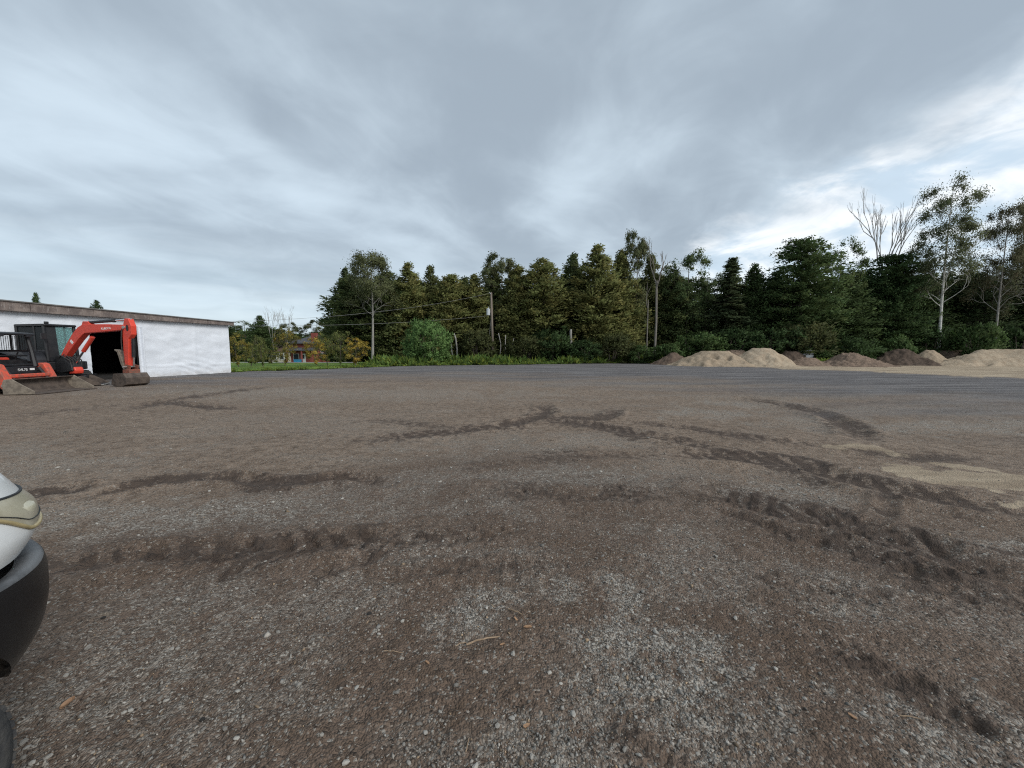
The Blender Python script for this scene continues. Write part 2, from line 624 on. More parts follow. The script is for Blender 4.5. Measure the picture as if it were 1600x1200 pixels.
def ground_fields(x, y):
    x = np.asarray(x, float); y = np.asarray(y, float)
    r = np.hypot(x, y)
    th = theta(x, y)
    near = r < 45
    w1 = fbm(x * 1.6, y * 1.6, 4, 11) - 0.5
    w2 = fbm(x * 6.0, y * 6.0, 3, 23) - 0.5
    cell = np.clip(r * r / 870 * 1.6, r * 0.0028, 1e9)      # row spacing of the sheet, sets the finest relief kept

    def keep(wl):
        return 1 - sstep(0.22 * wl, 0.55 * wl, cell)
    z = np.zeros(x.shape)
    z += (fbm(x * 0.33, y * 0.33, 3, 3) - 0.5) * 0.07 * (1 - sstep(30, 60, r))
    z += w1 * 0.030 * keep(0.6)
    z += w2 * 0.016 * keep(0.17)
    z += (fbm(x * 22, y * 22, 2, 31) - 0.5) * 0.015 * keep(0.05)
    z += (fbm(x * 60, y * 60, 2, 37) - 0.5) * 0.0075 * keep(0.018)
    mud = np.zeros(x.shape)
    churn = np.zeros(x.shape)
    for pts, hw, m, depth, tread in TR:
        xs = [p[0] for p in pts]; ys = [p[1] for p in pts]
        sel = near & (x > min(xs) - 1.5) & (x < max(xs) + 1.5) & (y > min(ys) - 1.5) & (y < max(ys) + 1.5)
        if not sel.any():
            continue
        d, s, L = seg_dist(x[sel], y[sel], pts)
        q = d / hw + w1[sel] * 1.5 + w2[sel] * 2.0
        ends = sstep(-0.1, 0.25, s / L + 0.05) * sstep(-0.1, 0.25, 1.05 - s / L)
        core = 1 - sstep(0.2, 1.5, q)
        k = (0.44 * core + 0.34 * (1 - sstep(0.4, 2.8, d / hw + w1[sel] * 2.8 + w2[sel] * 2.2))) * m * ends
        if tread:
            bars = np.sin((s + np.abs(d) * 0.8) * 2 * PI / 0.21 + w1[sel] * 4)
            k += 0.20 * core * np.clip(bars * 1.8, -1, 1) * keep(0.30)[sel] * m * ends * 1.3
        k = np.clip(k, 0, 1)
        mud[sel] = np.maximum(mud[sel], k)
        rut = -depth * np.exp(-(d / (hw * 0.6)) ** 2) + depth * 1.25 * np.exp(-((d - hw * 1.05) / (hw * 0.4)) ** 2)
        z[sel] += rut * 1.7 * m * ends * (0.7 + w1[sel] * 1.4)
        if tread:
            side = np.where(np.sin(s * 0.0) >= 0, 1, 1)
            tr = np.sin((s + d * 0.5) * 2 * PI / 0.105 + w1[sel] * 4)
            z[sel] += 0.011 * np.clip(tr * 1.6, -1, 1) * k * keep(0.10)[sel] * sstep(-0.05, 0.15, w1[sel] + 0.05)
    # loose clods where the soil is churned
    rid = 1 - np.abs(fbm(x * 9, y * 9, 3, 51) * 2 - 1)
    z += (0.12 + mud) * ((rid - 0.72) * 0.075 * keep(0.11) + (fbm(x * 26, y * 26, 2, 61) - 0.5) * 0.030 * keep(0.045))
    pale = np.zeros(x.shape)
    for px, py, rx, ry, st in PALE:
        c = gp(px, py)
        q = np.sqrt(((x - c.x) / rx) ** 2 + ((y - c.y) / ry) ** 2) * 0.8 + w1 * 2.2 + w2 * 1.8
        pale = np.maximum(pale, st * (1 - sstep(0.35, 1.45, q)))
    pale = np.maximum(pale, 0.38 * sstep(0.60, 0.80, fbm(x * 0.55 + 9, y * 1.2, 5, 71)))
    pale *= 1 - 0.85 * mud
    sand = np.zeros(x.shape)
    for poly in SANDP:
        pg = [(gp(*p).x, gp(*p).y) for p in poly]
        d = in_poly_soft(x, y, pg)
        sand = np.maximum(sand, 1 - sstep(-0.14, 0.06, d + w1 * 0.6 + w2 * 0.3))
    c = gp(150, 968)
    sand = np.maximum(sand, 0.30 * (1 - sstep(0.4, 1.2, np.hypot((x - c.x) / .14, (y - c.y) / .07) + w1)))
    z += sand * 0.012 * (1 - sstep(20, 30, r))
    lot = sstep(-0.4, 0.5, r - sand_edge(th) + w1 * 1.6)
    sand = np.maximum(sand * (1 - 0.8 * mud), lot)
    z += lot * 0.05 * (fbm(x * 0.5, y * 0.5, 3, 81))
    mill = sstep(-5.0, 7.0, r - mill_edge(th) + (fbm(x * .12, y * .7, 5, 91) - .5) * 16) * (1 - lot)
    z += gz(x, y)
    dry = np.clip(sstep(3.0, 7.0, r) * (0.45 + 1.3 * fbm(x * 0.3, y * 0.6, 4, 141)), 0, 1) * (1 - mud)  # paler away from the camera: grazing-view lightness put into colour, with drier soil
    return z, mud, pale, sand, mill, dry


def ground_z(x, y):
    return ground_fields(np.atleast_1d(x), np.atleast_1d(y))[0]


th_f = np.radians(np.linspace(-76, 76, 960))
th_b = np.radians(np.linspace(76, 284, 60))[1:-1]
TH = np.concatenate([th_f, th_b])
rows = CAM_H / (np.linspace(760, 8.5, 430) / F)
rows = np.concatenate([[0.08, 0.4, 0.8], rows, [130, 180, 260, 420, 800, 1600, 3500]])
RR, TT = np.meshgrid(rows, TH, indexing='ij')
GX, GY = (RR * np.sin(TT)).ravel(), (RR * np.cos(TT)).ravel()
gzv, g_mud, g_pale, g_sand, g_mill, g_dry_grazing = ground_fields(GX, GY)
NR, NC = RR.shape
ii, jj = np.meshgrid(np.arange(NR - 1), np.arange(NC), indexing='ij')
j2 = (jj + 1) % NC
gf = np.stack([ii * NC + jj, (ii + 1) * NC + jj, (ii + 1) * NC + j2, ii * NC + j2], -1).reshape(-1, 4)[:, ::-1]

t = NT('lot_soil')
mud, pale, sand, mill = (t.attr(k) for k in ('mud', 'pale', 'sand', 'mill'))
nA = t.noise(0.9, 6, 0.62)
nB = t.noise(7, 6, 0.65)
nC = t.noise(55, 5, 0.7)
cellc = t.voro(95, out='Color')
cell = t.math('ADD', t.math('MULTIPLY', t.n('ShaderNodeSeparateColor').outputs[0], 0.0), 0.0)
sc_ = t.n('ShaderNodeSeparateColor'); t.l(cellc, sc_.inputs[0])
grain = sc_.outputs[0]
cellc2 = t.voro(38, out='Color')
sc2 = t.n('ShaderNodeSeparateColor'); t.l(cellc2, sc2.inputs[0])
grain2 = sc2.outputs[0]
nD = t.noise(20, 5, 0.68)
moist_shaded = t.mix(t.rng(nA, 0.35, 0.68), (0.146, 0.103, 0.076), (0.192, 0.141, 0.107))  # near tone: moist soil, with the shade between stones painted in
dry_grazing = t.mix(t.rng(nA, 0.35, 0.68), (0.265, 0.195, 0.142), (0.325, 0.246, 0.184))  # far tone: drier soil, with the grazing-view lightness painted in
soil = t.mix(t.rng(t.math('ADD', t.attr('dry'), t.math('MULTIPLY', t.math('SUBTRACT', nB, 0.5), 0.7)), 0.1, 0.9), moist_shaded, dry_grazing)
soil = t.mix(t.rng(nB, 0.40, 0.68, 0, 0.75), soil, (0.112, 0.075, 0.050))
soil = t.mix(t.rng(nD, 0.52, 0.70, 0, 0.65), soil, (0.068, 0.047, 0.033))
soil = t.mix(t.rng(nC, 0.54, 0.72, 0, 0.65), soil, (0.245, 0.195, 0.152))
soil = t.mix(t.rng(grain, 0.86, 0.99, 0, 0.8), soil, (0.36, 0.33, 0.285))
soil = t.mix(t.rng(grain, 0.25, 0.03, 0, 0.7), soil, (0.046, 0.036, 0.029))
gravel = t.mix(t.rng(grain, 0.15, 0.95), (0.145, 0.120, 0.097), (0.47, 0.435, 0.380))
pm = t.math('MULTIPLY', pale, t.rng(t.math('ADD', nB, t.math('MULTIPLY', grain2, 0.25)), 0.42, 0.78), True)
col = t.mix(pm, soil, gravel)
dark = t.mix(t.rng(nB, 0.35, 0.7), (0.054, 0.038, 0.029), (0.108, 0.078, 0.059))
dark = t.mix(t.rng(nC, 0.55, 0.75, 0, 0.5), dark, (0.12, 0.10, 0.088))
mm = t.math('MULTIPLY', t.rng(t.math('ADD', mud, t.math('ADD', t.math('MULTIPLY', t.math('SUBTRACT', nB, 0.5), 2.2), t.math('ADD', t.math('MULTIPLY', t.math('SUBTRACT', nC, 0.5), 1.2), t.math('MULTIPLY', t.math('SUBTRACT', nD, 0.5), 1.6)))), 0.24, 0.78), t.rng(mud, 0.02, 0.2), True)
col = t.mix(mm, col, dark)
nS = t.noise(0.8, 6, 0.72, stretch=(0.22, 1.6, 1))
millc = t.mix(t.rng(nS, 0.38, 0.66), (0.080, 0.076, 0.079), (0.205, 0.195, 0.192))
millc = t.mix(t.rng(grain2, 0.75, 0.98, 0, 0.7), millc, (0.24, 0.24, 0.25))
millc = t.mix(t.rng(nB, 0.58, 0.72, 0, 0.6), millc, (0.13, 0.112, 0.095))
col = t.mix(t.math('MULTIPLY', mill, 0.92), col, millc)
nT = t.noise(0.55, 6, 0.7, stretch=(0.5, 2.2, 1))
sandc = t.mix(t.rng(nT, 0.36, 0.66), (0.300, 0.230, 0.160), (0.52, 0.425, 0.305))
sandc = t.mix(t.rng(nC, 0.5, 0.75, 0, 0.5), sandc, (0.28, 0.22, 0.165))
sand = t.math('MULTIPLY', t.rng(t.math('ADD', sand, t.math('MULTIPLY', t.math('SUBTRACT', nB, 0.5), 1.1)), 0.36, 0.62), t.rng(sand, 0.02, 0.15), True)
col = t.mix(sand, col, sandc)
hgt = t.math('ADD', t.math('MULTIPLY', nC, 0.6), t.math('ADD', t.math('MULTIPLY', t.voro(95), -0.6), t.math('ADD', t.math('MULTIPLY', nD, 1.3), t.math('MULTIPLY', nB, 1.6))))
nrm = t.bump(hgt, 1.0, 0.022)
SOIL = t.fin(col, t.math('SUBTRACT', 0.95, t.math('MULTIPLY', mud, 0.16)), nrm, spec=0.25)
gme = np_mesh('ground', np.stack([GX, GY, gzv], 1), gf, smooth=True, attrs=dict(mud=g_mud, pale=g_pale, sand=g_sand, mill=g_mill, dry=g_dry_grazing))
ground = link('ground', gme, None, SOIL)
tag(ground, 'bare brown dirt and gravel lot with tyre tracks', None, None, 'structure')

# ---- loose stones: the largest few hundred one by one, the rest as one gravel part
t = NT('stone_grey')
oi = t.n('ShaderNodeObjectInfo')
c = t.mix(oi.outputs['Random'], (0.15, 0.138, 0.120), (0.38, 0.36, 0.32))
c = t.mix(t.rng(t.noise(60, 4), 0.45, 0.7, 0, 0.5), c, (0.16, 0.13, 0.11))
STONE = t.fin(c, 0.85, t.bump(t.noise(120, 3), 0.4, 0.003))
t = NT('gravel_mix')
c = t.mix(t.rng(t.noise(90, 3), 0.4, 0.7, 0, 0.4), t.attr('col', 'Color'), (0.12, 0.10, 0.085))
GRAVEL = t.fin(c, 0.88)

N = 150000
gr = np.exp(rng.uniform(math.log(0.85), math.log(17), N))
gt = np.radians(rng.uniform(-72, 72, N))
gx, gy = gr * np.sin(gt), gr * np.cos(gt)
z0, m0, p0, s0, l0, _ = ground_fields(gx, gy)
patch = fbm(gx * 2.3, gy * 2.3, 4, 131)
prob = np.clip(0.028 + 0.07 * sstep(0.52, 0.70, patch) * sstep(6.0, 2.2, gr) + 0.80 * p0 - 0.30 * m0 - 0.8 * s0, 0.03, 1)
kp = rng.uniform(0, 1, N) < prob
gx, gy, z0, gr, p0 = gx[kp], gy[kp], z0[kp], gr[kp], p0[kp]
N = len(gx)
size = np.exp(rng.normal(math.log(0.0037), 0.40, N)) * (1 + gr * 0.055)
size = np.clip(size, 0.0015, 0.015 + 0.001 * gr)
octv = np.array([[1, 0, 0], [0, 1, 0], [-1, 0, 0], [0, -1, 0], [0, 0, 1], [0, 0, -1]], float)
octf = np.array([[0, 1, 4], [1, 2, 4], [2, 3, 4], [3, 0, 4], [1, 0, 5], [2, 1, 5], [3, 2, 5], [0, 3, 5]])
V = octv[None] + rng.uniform(-0.38, 0.38, (N, 6, 3))
V *= np.stack([rng.uniform(0.8, 1.5, N), rng.uniform(0.65, 1.1, N), rng.uniform(0.45, 0.8, N)], 1)[:, None, :]
# tumble every stone
q = rng.normal(size=(N, 4)); q[:, 1:3] *= 0.45
q /= np.linalg.norm(q, axis=1, keepdims=True)
w_, x_, y_, z_ = q.T
Rm = np.stack([1 - 2 * (y_ * y_ + z_ * z_), 2 * (x_ * y_ - z_ * w_), 2 * (x_ * z_ + y_ * w_),
               2 * (x_ * y_ + z_ * w_), 1 - 2 * (x_ * x_ + z_ * z_), 2 * (y_ * z_ - x_ * w_),
               2 * (x_ * z_ - y_ * w_), 2 * (y_ * z_ + x_ * w_), 1 - 2 * (x_ * x_ + y_ * y_)], 1).reshape(N, 3, 3)
V = np.einsum('nij,nkj->nki', Rm, V) * size[:, None, None]
V += np.stack([gx, gy, z0 + size * 0.22], 1)[:, None, :]
FF = (octf[None] + (np.arange(N) * 6)[:, None, None]).reshape(-1, 3)
lum_ = np.clip(rng.beta(1.4, 3.2, N) * 0.42 + 0.05 + 0.07 * p0, 0.05, 0.6)
hue = rng.uniform(0, 1, N)
cc = np.stack([lum_, lum_ * 0.92, lum_ * 0.80], 1)
warm = hue > 0.90
cc[warm] *= np.array([1.05, 0.82, 0.60])
cool = hue < 0.25
cc[cool] *= np.array([0.95, 0.98, 1.02])
cc = np.repeat(cc, 6, 0)
gravel_o = link('gravel', np_mesh('gravel', V.reshape(-1, 3), FF, cols=cc), ground, GRAVEL)
gravel_o['kind'] = 'stuff'

stone_meshes = []
for k in range(8):
    bm = bmesh.new()
    bmesh.ops.create_icosphere(bm, subdivisions=1, radius=1.0)
    rr = random.Random(100 + k)
    sx, sy, sz = rr.uniform(0.9, 1.45), rr.uniform(0.7, 1.0), rr.uniform(0.45, 0.7)
    for vv in bm.verts:
        f = rr.uniform(0.78, 1.15)
        vv.co = Vector((vv.co.x * sx * f, vv.co.y * sy * f, vv.co.z * sz * f))
    me = bpy.data.meshes.new('stone')
    bm.to_mesh(me); bm.free()
    me.materials.append(STONE)
    stone_meshes.append(me)
SPOTS = [(713, 1073), (758, 1009 + 42), (1210, 912), (475, 852), (1350, 1118), (895, 1118), (1338, 1030), (1160, 1120), (870, 1200), (540, 1190)]
n_st = 280
pr = np.exp(rng.uniform(math.log(1.15), math.log(7.5), 2600)); pt = np.radians(rng.uniform(-55, 55, 2600))
px_, py_ = pr * np.sin(pt), pr * np.cos(pt)
zz, mm_, pp_, ss_, _, _ = ground_fields(px_, py_)
ok = rng.uniform(0, 1, 2600) < np.clip(0.12 + 0.9 * pp_ - 0.3 * mm_ - ss_, 0.02, 1)
idx = np.where(ok)[0][:n_st - len(SPOTS)]
pl = [(gp(*s).x, gp(*s).y) for s in SPOTS] + [(px_[i], py_[i]) for i in idx]
zs = ground_z(np.array([p[0] for p in pl]), np.array([p[1] for p in pl]))
for i, (p, zq) in enumerate(zip(pl, zs)):
    d = math.hypot(*p)
    s = random.uniform(0.006, 0.0105) * (1 + 0.16 * d) if i >= len(SPOTS) else random.uniform(0.011, 0.015)
    o = link('stone', stone_meshes[i % 8], ground)
    o.location = (p[0], p[1], zq + s * 0.2)
    o.scale = (s, s, s)
    o.rotation_euler = (random.uniform(-.3, .3), random.uniform(-.3, .3), random.uniform(0, 6.28))

# ------------------------------------------------------------------ lawn, road, rough grass
LT = np.radians(np.linspace(-74, 74, 420))
lr0 = lawn_edge(LT) + (fbm(LT * 60, LT * 0, 4, 5) - 0.5) * 1.4
steps = np.concatenate([[0, 0.25, 0.6, 1.0, 1.6, 2.4], np.geomspace(3.4, 150, 46)])
LR = lr0[None, :] + steps[:, None]
LX, LY = LR * np.sin(LT)[None, :], LR * np.cos(LT)[None, :]
lz = gz(LX, LY) + 0.05 + (fbm(LX * 0.5, LY * 0.5, 3, 44)) * 0.12
lz[0] = gz(LX[0], LY[0]) - 0.12
a, b = LX.shape
ii, jj = np.meshgrid(np.arange(a - 1), np.arange(b - 1), indexing='ij')
lf = np.stack([ii * b + jj, ii * b + jj + 1, (ii + 1) * b + jj + 1, (ii + 1) * b + jj], -1).reshape(-1, 4)
wood_litter = sstep(-14, -8, LX) * sstep(44, 47, LR) + sstep(20, 26, LX) * 1.0 * sstep(36, 40, LR)  # where brown litter covers the wood floor
t = NT('lawn_grass')
g = t.mix(t.rng(t.noise(0.6, 5), 0.36, 0.66), (0.11, 0.185, 0.040), (0.18, 0.245, 0.062))
g = t.mix(t.rng(t.noise(9, 4, 0.7), 0.45, 0.72), g, (0.055, 0.105, 0.022))
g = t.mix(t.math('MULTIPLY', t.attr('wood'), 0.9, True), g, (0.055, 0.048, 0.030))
LAWN = t.fin(g, 0.9, t.bump(t.noise(25, 4, 0.7), 0.8, 0.06), spec=0.1)
lawn = link('lawn', np_mesh('lawn', np.stack([LX, LY, lz], -1).reshape(-1, 3), lf, smooth=True, attrs=dict(wood=np.clip(wood_litter, 0, 1).ravel())), None, LAWN)
tag(lawn, 'green lawn and wood floor behind the dirt lot', None, None, 'structure')

m = MB()
rp = []
for k in range(40):
    px = 150 + k * (590 - 150) / 39
    q = at(px, 572, 44 - k * 0.03)
    w = 0.9
    x = q.x
    rp.append([(x, q.y + s * w, float(gz(x, q.y + s * w)) + 0.20 - 0.03 * abs(s)) for s in (-1, -0.4, 0.4, 1)])
m.grid(rp)
tag(m.build('road', plain('pale_gravel_road', (0.40, 0.39, 0.37), (0.30, 0.29, 0.27), 1.5, 0.95, bump=0.4)), 'pale gravel lane crossing the lawn', None, None, 'structure')


def kites(P, D, W, L, wid, col, jitter=0.25):
    """leaf-sized kites: P base (N,3), D direction, W side direction, length, width, colour"""
    n = len(P)
    L = np.asarray(L)[:, None]; wid = np.asarray(wid)[:, None]
    nn = np.cross(D, W)
    a_ = P
    b_ = P + D * L * 0.45 + W * wid * 0.5 + nn * L * 0.06
    c_ = P + D * L
    d_ = P + D * L * 0.45 - W * wid * 0.5 + nn * L * 0.06
    V = np.stack([a_, b_, c_, d_], 1).reshape(-1, 3)
    Fc = np.arange(n * 4).reshape(n, 4)
    return V, Fc, np.repeat(col, 4, 0)


def unit(a):
    return a / (np.linalg.norm(a, axis=1, keepdims=True) + 1e-9)


def rand_dirs(n, rg, up=0.0, flat=1.0):
    d = rg.normal(size=(n, 3))
    d[:, 2] = d[:, 2] * flat + up
    return unit(d)


LEAF = leafmat('leaf')


def grass_mass(name, label, pts, hts, wids, base, seed, spread=0.6):
    rg = np.random.default_rng(seed)
    n = len(pts)
    D = rand_dirs(n, rg, up=1.6, flat=0.5)
    W = unit(np.cross(D, rand_dirs(n, rg)))
    br = rg.uniform(0.6, 1.35, (n, 1))
    col = np.array(base)[None] * br
    yel = rg.uniform(0, 1, n) > 0.72
    col[yel] *= np.array([1.5, 1.15, 0.8])
    V, Fc, cl = kites(pts, D, W, hts, wids, col)
    o = link(name, np_mesh(name, V, Fc, cols=cl), None, LEAF)
    return tag(o, label, 'grass', None, 'stuff')


rg = np.random.default_rng(3)
n = 17000
tt = np.arctan((rg.uniform(345, 1040, n) - 800) / F)
off = rg.exponential(0.9, n)
rr_ = lawn_edge(tt) + off - 0.15 + (fbm(tt * 60, tt * 0, 4, 5) - 0.5) * 1.4
x, y = rr_ * np.sin(tt), rr_ * np.cos(tt)
weedy = sstep(math.atan(-300 / F), math.atan(-190 / F), tt)
bunch = fbm(x * 0.9, y * 0.9, 3, 77)
h = (0.35 + 0.9 * sstep(0.35, 0.65, fbm(x * 1.6, y * 1.6, 3, 177))) * ((0.10 + 0.10 * rg.uniform(0, 1, n)) * (1 - weedy) + weedy * (0.18 + 0.75 * sstep(0.4, 0.7, bunch) * rg.uniform(0.4, 1, n)))
grass_mass('grass', 'fringe of bright green grass and weeds along the far edge of the dirt lot',
           np.stack([x, y, gz(x, y) + 0.02], 1), h, 0.10 + 0.12 * weedy * rg.uniform(0.5, 1, n), (0.135, 0.205, 0.050), 5)
n = 9000
tt = np.arctan((rg.uniform(560, 1036, n) - 800) / F)
rr_ = lawn_edge(tt) + rg.uniform(1.0, 6.5, n)
x, y = rr_ * np.sin(tt), rr_ * np.cos(tt)
bunch = fbm(x * 0.6, y * 0.6, 3, 78)
grass_mass('weeds', 'tall leafy green weeds under the front of the cedar row', np.stack([x, y, gz(x, y) + 0.05 + rg.uniform(0, .5, n) * sstep(.4, .7, bunch)], 1),
           0.3 + 0.6 * sstep(0.4, 0.7, bunch) * rg.uniform(0.4, 1, n), rg.uniform(0.12, 0.28, n), (0.115, 0.185, 0.048), 6)
n = 4200
tt = np.arctan((rg.uniform(1246, 1400, n) - 800) / F)
rr_ = lawn_edge(tt) + rg.uniform(-0.3, 6.0, n)
x, y = rr_ * np.sin(tt), rr_ * np.cos(tt)
bunch = fbm(x * 0.7, y * 0.7, 3, 79)
grass_mass('weeds', 'bright weeds growing between the earth mounds', np.stack([x, y, gz(x, y) + 0.05 + rg.uniform(0, .5, n) * bunch], 1),
           0.3 + 0.5 * bunch * rg.uniform(0.5, 1, n), rg.uniform(0.12, 0.25, n), (0.165, 0.245, 0.055), 8)
# ------------------------------------------------------------------ earth and sand mounds
def soilmat(name, c1, c2, sc=3.0):
    t = NT(name)
    n1, n2 = t.noise(sc, 6, 0.68), t.noise(sc * 9, 5, 0.7)
    c = t.mix(t.rng(n1, 0.36, 0.66), c1, c2)
    c = t.mix(t.rng(n2, 0.52, 0.76, 0, 0.6), c, tuple(x * 0.62 for x in c1))
    return t.fin(c, 0.95, t.bump(t.math('ADD', n2, t.math('MULTIPLY', n1, 2)), 0.8, 0.06), spec=0.15)


TAN = soilmat('tan_sand', (0.38, 0.30, 0.215), (0.285, 0.218, 0.152))
TAN2 = soilmat('pale_tan_sand', (0.43, 0.35, 0.255), (0.33, 0.255, 0.18))
BROWN = soilmat('brown_earth', (0.150, 0.108, 0.080), (0.105, 0.074, 0.056))
DARKB = soilmat('dark_earth', (0.115, 0.084, 0.064), (0.075, 0.055, 0.042))
MIXB = soilmat('rubbly_earth', (0.265, 0.195, 0.145), (0.165, 0.118, 0.088), 5.0)


def mound(px, py, hw_px, Y, m, label, deep=None, seed=0, flat=0.15, rough=0.10, skew=0.0, dents=(), cone=1.0):
    c = at(px, py, Y)
    H = c.z * 0.88
    R = hw_px / F * Y
    D = deep or R * 0.8
    n = 64
    a = np.linspace(-1.12, 1.12, n)
    U, Vv = np.meshgrid(a, a, indexing='ij')
    X, Yy = U * R, Vv * D
    rad = np.hypot(U - skew * (1 - np.abs(U)), Vv)
    w = fbm(X * 1.1 + seed * 7.7, Yy * 1.1, 4, 200 + seed) - 0.5
    rad = rad * (1 + 0.45 * w)
    prof = np.clip((1 - rad) / (1 - flat), 0, 1) ** cone
    prof = prof - 0.08 * np.sin(np.clip(prof, 0, 1) * PI)
    Z = H * prof
    Z += (fbm(X * 3 + seed, Yy * 3, 4, 300 + seed) - 0.5) * rough * H * sstep(0, 0.25, prof)
    Z += (fbm(X * 11 + seed, Yy * 11, 2, 320 + seed) - 0.5) * rough * 0.45 * H * sstep(0, 0.2, prof)
    for (dx, dy, dr, dd) in dents:
        Z -= dd * np.exp(-(((X - dx) / dr) ** 2 + ((Yy - dy) / dr) ** 2) ** 2)
    Z = np.where(prof <= 0.0, -0.12, Z)
    ii, jj = np.meshgrid(np.arange(n - 1), np.arange(n - 1), indexing='ij')
    f = np.stack([ii * n + jj, (ii + 1) * n + jj, (ii + 1) * n + jj + 1, ii * n + jj + 1], -1).reshape(-1, 4)
    me = np_mesh('mound', np.stack([X, Yy, Z], -1).reshape(-1, 3), f, smooth=True)
    o = link('earth_mound', me, None, m)
    o.location = (c.x, Y, 0.02)
    return tag(o, label, 'mound', 'earth and sand mounds along the far edge')


mound(1052, 549, 33, 40.5, BROWN, 'small reddish brown earth mound, leftmost of the mounds', seed=1, flat=0.15, rough=0.18)
mound(1116, 546, 66, 38.0, TAN, 'broad tan sand mound with dark scooped hollows in its face', seed=2, flat=0.30, dents=((-0.9, -1.6, 0.42, 0.5), (0.3, -2.0, 0.26, 0.35)), cone=0.9)
mound(1150, 544.5, 42, 41.5, MIXB, 'brown sand mound tucked behind the two tan ones', seed=3, flat=0.3)
mound(1190, 541, 56, 37.5, TAN2, 'tallest pointed tan sand mound', seed=4, flat=0.22, cone=1.0)
mound(1236, 547, 34, 39.5, DARKB, 'dark brown earth mound right of the pointed sand mound', seed=5, flat=0.3, rough=0.2)
mound(1262, 558, 34, 37.0, MIXB, 'low earth bank at the foot of the grey block', seed=12, flat=0.3, rough=0.25)
mound(1338, 550, 58, 36.5, MIXB, 'low lumpy rubble mound right of the bright weeds', seed=6, flat=0.15, rough=0.35, skew=-0.2)
mound(1408, 543.5, 52, 39.0, DARKB, 'dark brown earth mound left of the white trunk', seed=7, flat=0.18, rough=0.22)
mound(1453, 544, 40, 38.5, TAN, 'grey tan mound at the foot of the white trunk', seed=8, flat=0.12, rough=0.14)
mound(1485, 545, 58, 42.5, BROWN, 'long brown earth mound right of the white trunk', seed=9, flat=0.45)
mound(1650, 543, 205, 37.5, TAN2, 'very wide tan earth mound at the right edge', seed=10, flat=0.50, deep=3.2, rough=0.12, cone=0.9)

# grey block among the mounds
b = empty('concrete_block', at(1254, 562, 40.3) * 1.0, 0.25)
b.location.z = 0.0
BLK = plain('grey_concrete', (0.27, 0.29, 0.31), (0.17, 0.18, 0.20), 3, 0.9, bump=0.4)
for k in range(3):
    MB().box((0, 0, 0.28 + 0.5 * k), (1.7 - 0.06 * k, 1.0, 0.47)).build('block_course', BLK, b, bevel=0.03)
tag(b, 'grey stacked block half hidden behind the dark mound', 'block')

# ------------------------------------------------------------------ shed wrapped in white sheet
sd = Vector((-0.259, -0.966))
shed = empty('wrapped_shed', (-18.8, 25.6, 0), math.atan2(0.966, 0.259))
tag(shed, 'long low shed wrapped in wrinkled white sheet with a dark doorway', 'shed')
t = NT('white_house_wrap')
c = t.mix(t.rng(t.noise(1.2, 5), 0.4, 0.7), (0.69, 0.72, 0.765), (0.63, 0.66, 0.705))
c = t.mix(t.rng(t.noise(5, 5, stretch=(3, 3, 0.4)), 0.60, 0.82, 0, 0.4), c, (0.55, 0.54, 0.52))
sz = t.n('ShaderNodeSeparateXYZ'); t.l(t.co, sz.inputs[0])
splash = t.math('MULTIPLY', t.rng(t.math('ADD', sz.outputs[2], t.math('MULTIPLY', t.noise(2.5, 5, 0.7), 0.7)), 0.78, 0.30), t.rng(t.noise(12, 5, 0.7), 0.3, 0.7, 0.3, 1.0), True)
c = t.mix(t.math('MULTIPLY', splash, 0.6), c, (0.40, 0.35, 0.30))
WRAP = t.fin(c, 0.55, t.bump(t.noise(9, 4, 0.6, stretch=(1, 1, 1.6), dist=0.7), 0.35, 0.03))
TOPZ = 3.14


def wrap_panel(x0, x1, z0, z1, name='wrap_sheet', seed=0):
    nx, nz = max(8, int((x1 - x0) / 0.07)), max(6, int((z1 - z0) / 0.07))
    xs, zs = np.meshgrid(np.linspace(x0, x1, nx), np.linspace(z0, z1, nz), indexing='ij')
    w = (fbm(xs * 1.1 + zs * 0.6, zs * 2.2 - xs * 0.4, 4, 400 + seed) - 0.5) * 0.07
    diag = np.sin((xs * 1.0 + zs * 2.4) * 7 + 6 * fbm(xs * 0.8, zs * 0.8, 3, 410)) * 0.018
    low = 1 - sstep(0.35, 1.2, zs)
    w += diag * (0.2 + 0.8 * low) * sstep(0.42, 0.7, fbm(xs * 0.5, zs * 0.9, 2, 420))
    w += -0.035 * np.exp(-((zs - 0.62 - 0.02 * np.sin(xs * 2)) / 0.035) ** 2)      # hem where the lower strip overlaps
    seam = (xs + 60.0 + 0.03 * np.sin(zs * 1.7)) % 2.75
    w += -0.020 * sstep(0.0, 0.05, seam) * (1 - sstep(0.05, 0.30, seam))
    P = np.stack([xs, -0.03 + w, zs], -1)
    m = MB().grid([[tuple(q) for q in row] for row in P])
    return m.build(name, WRAP, shed, smooth=True)


wrap_panel(-5.05, 0, 0.0, TOPZ, seed=1)
wrap_panel(-17, -7.0, 0.0, TOPZ, seed=2)
wrap_panel(-7.0, -5.05, 2.72, TOPZ, seed=3)
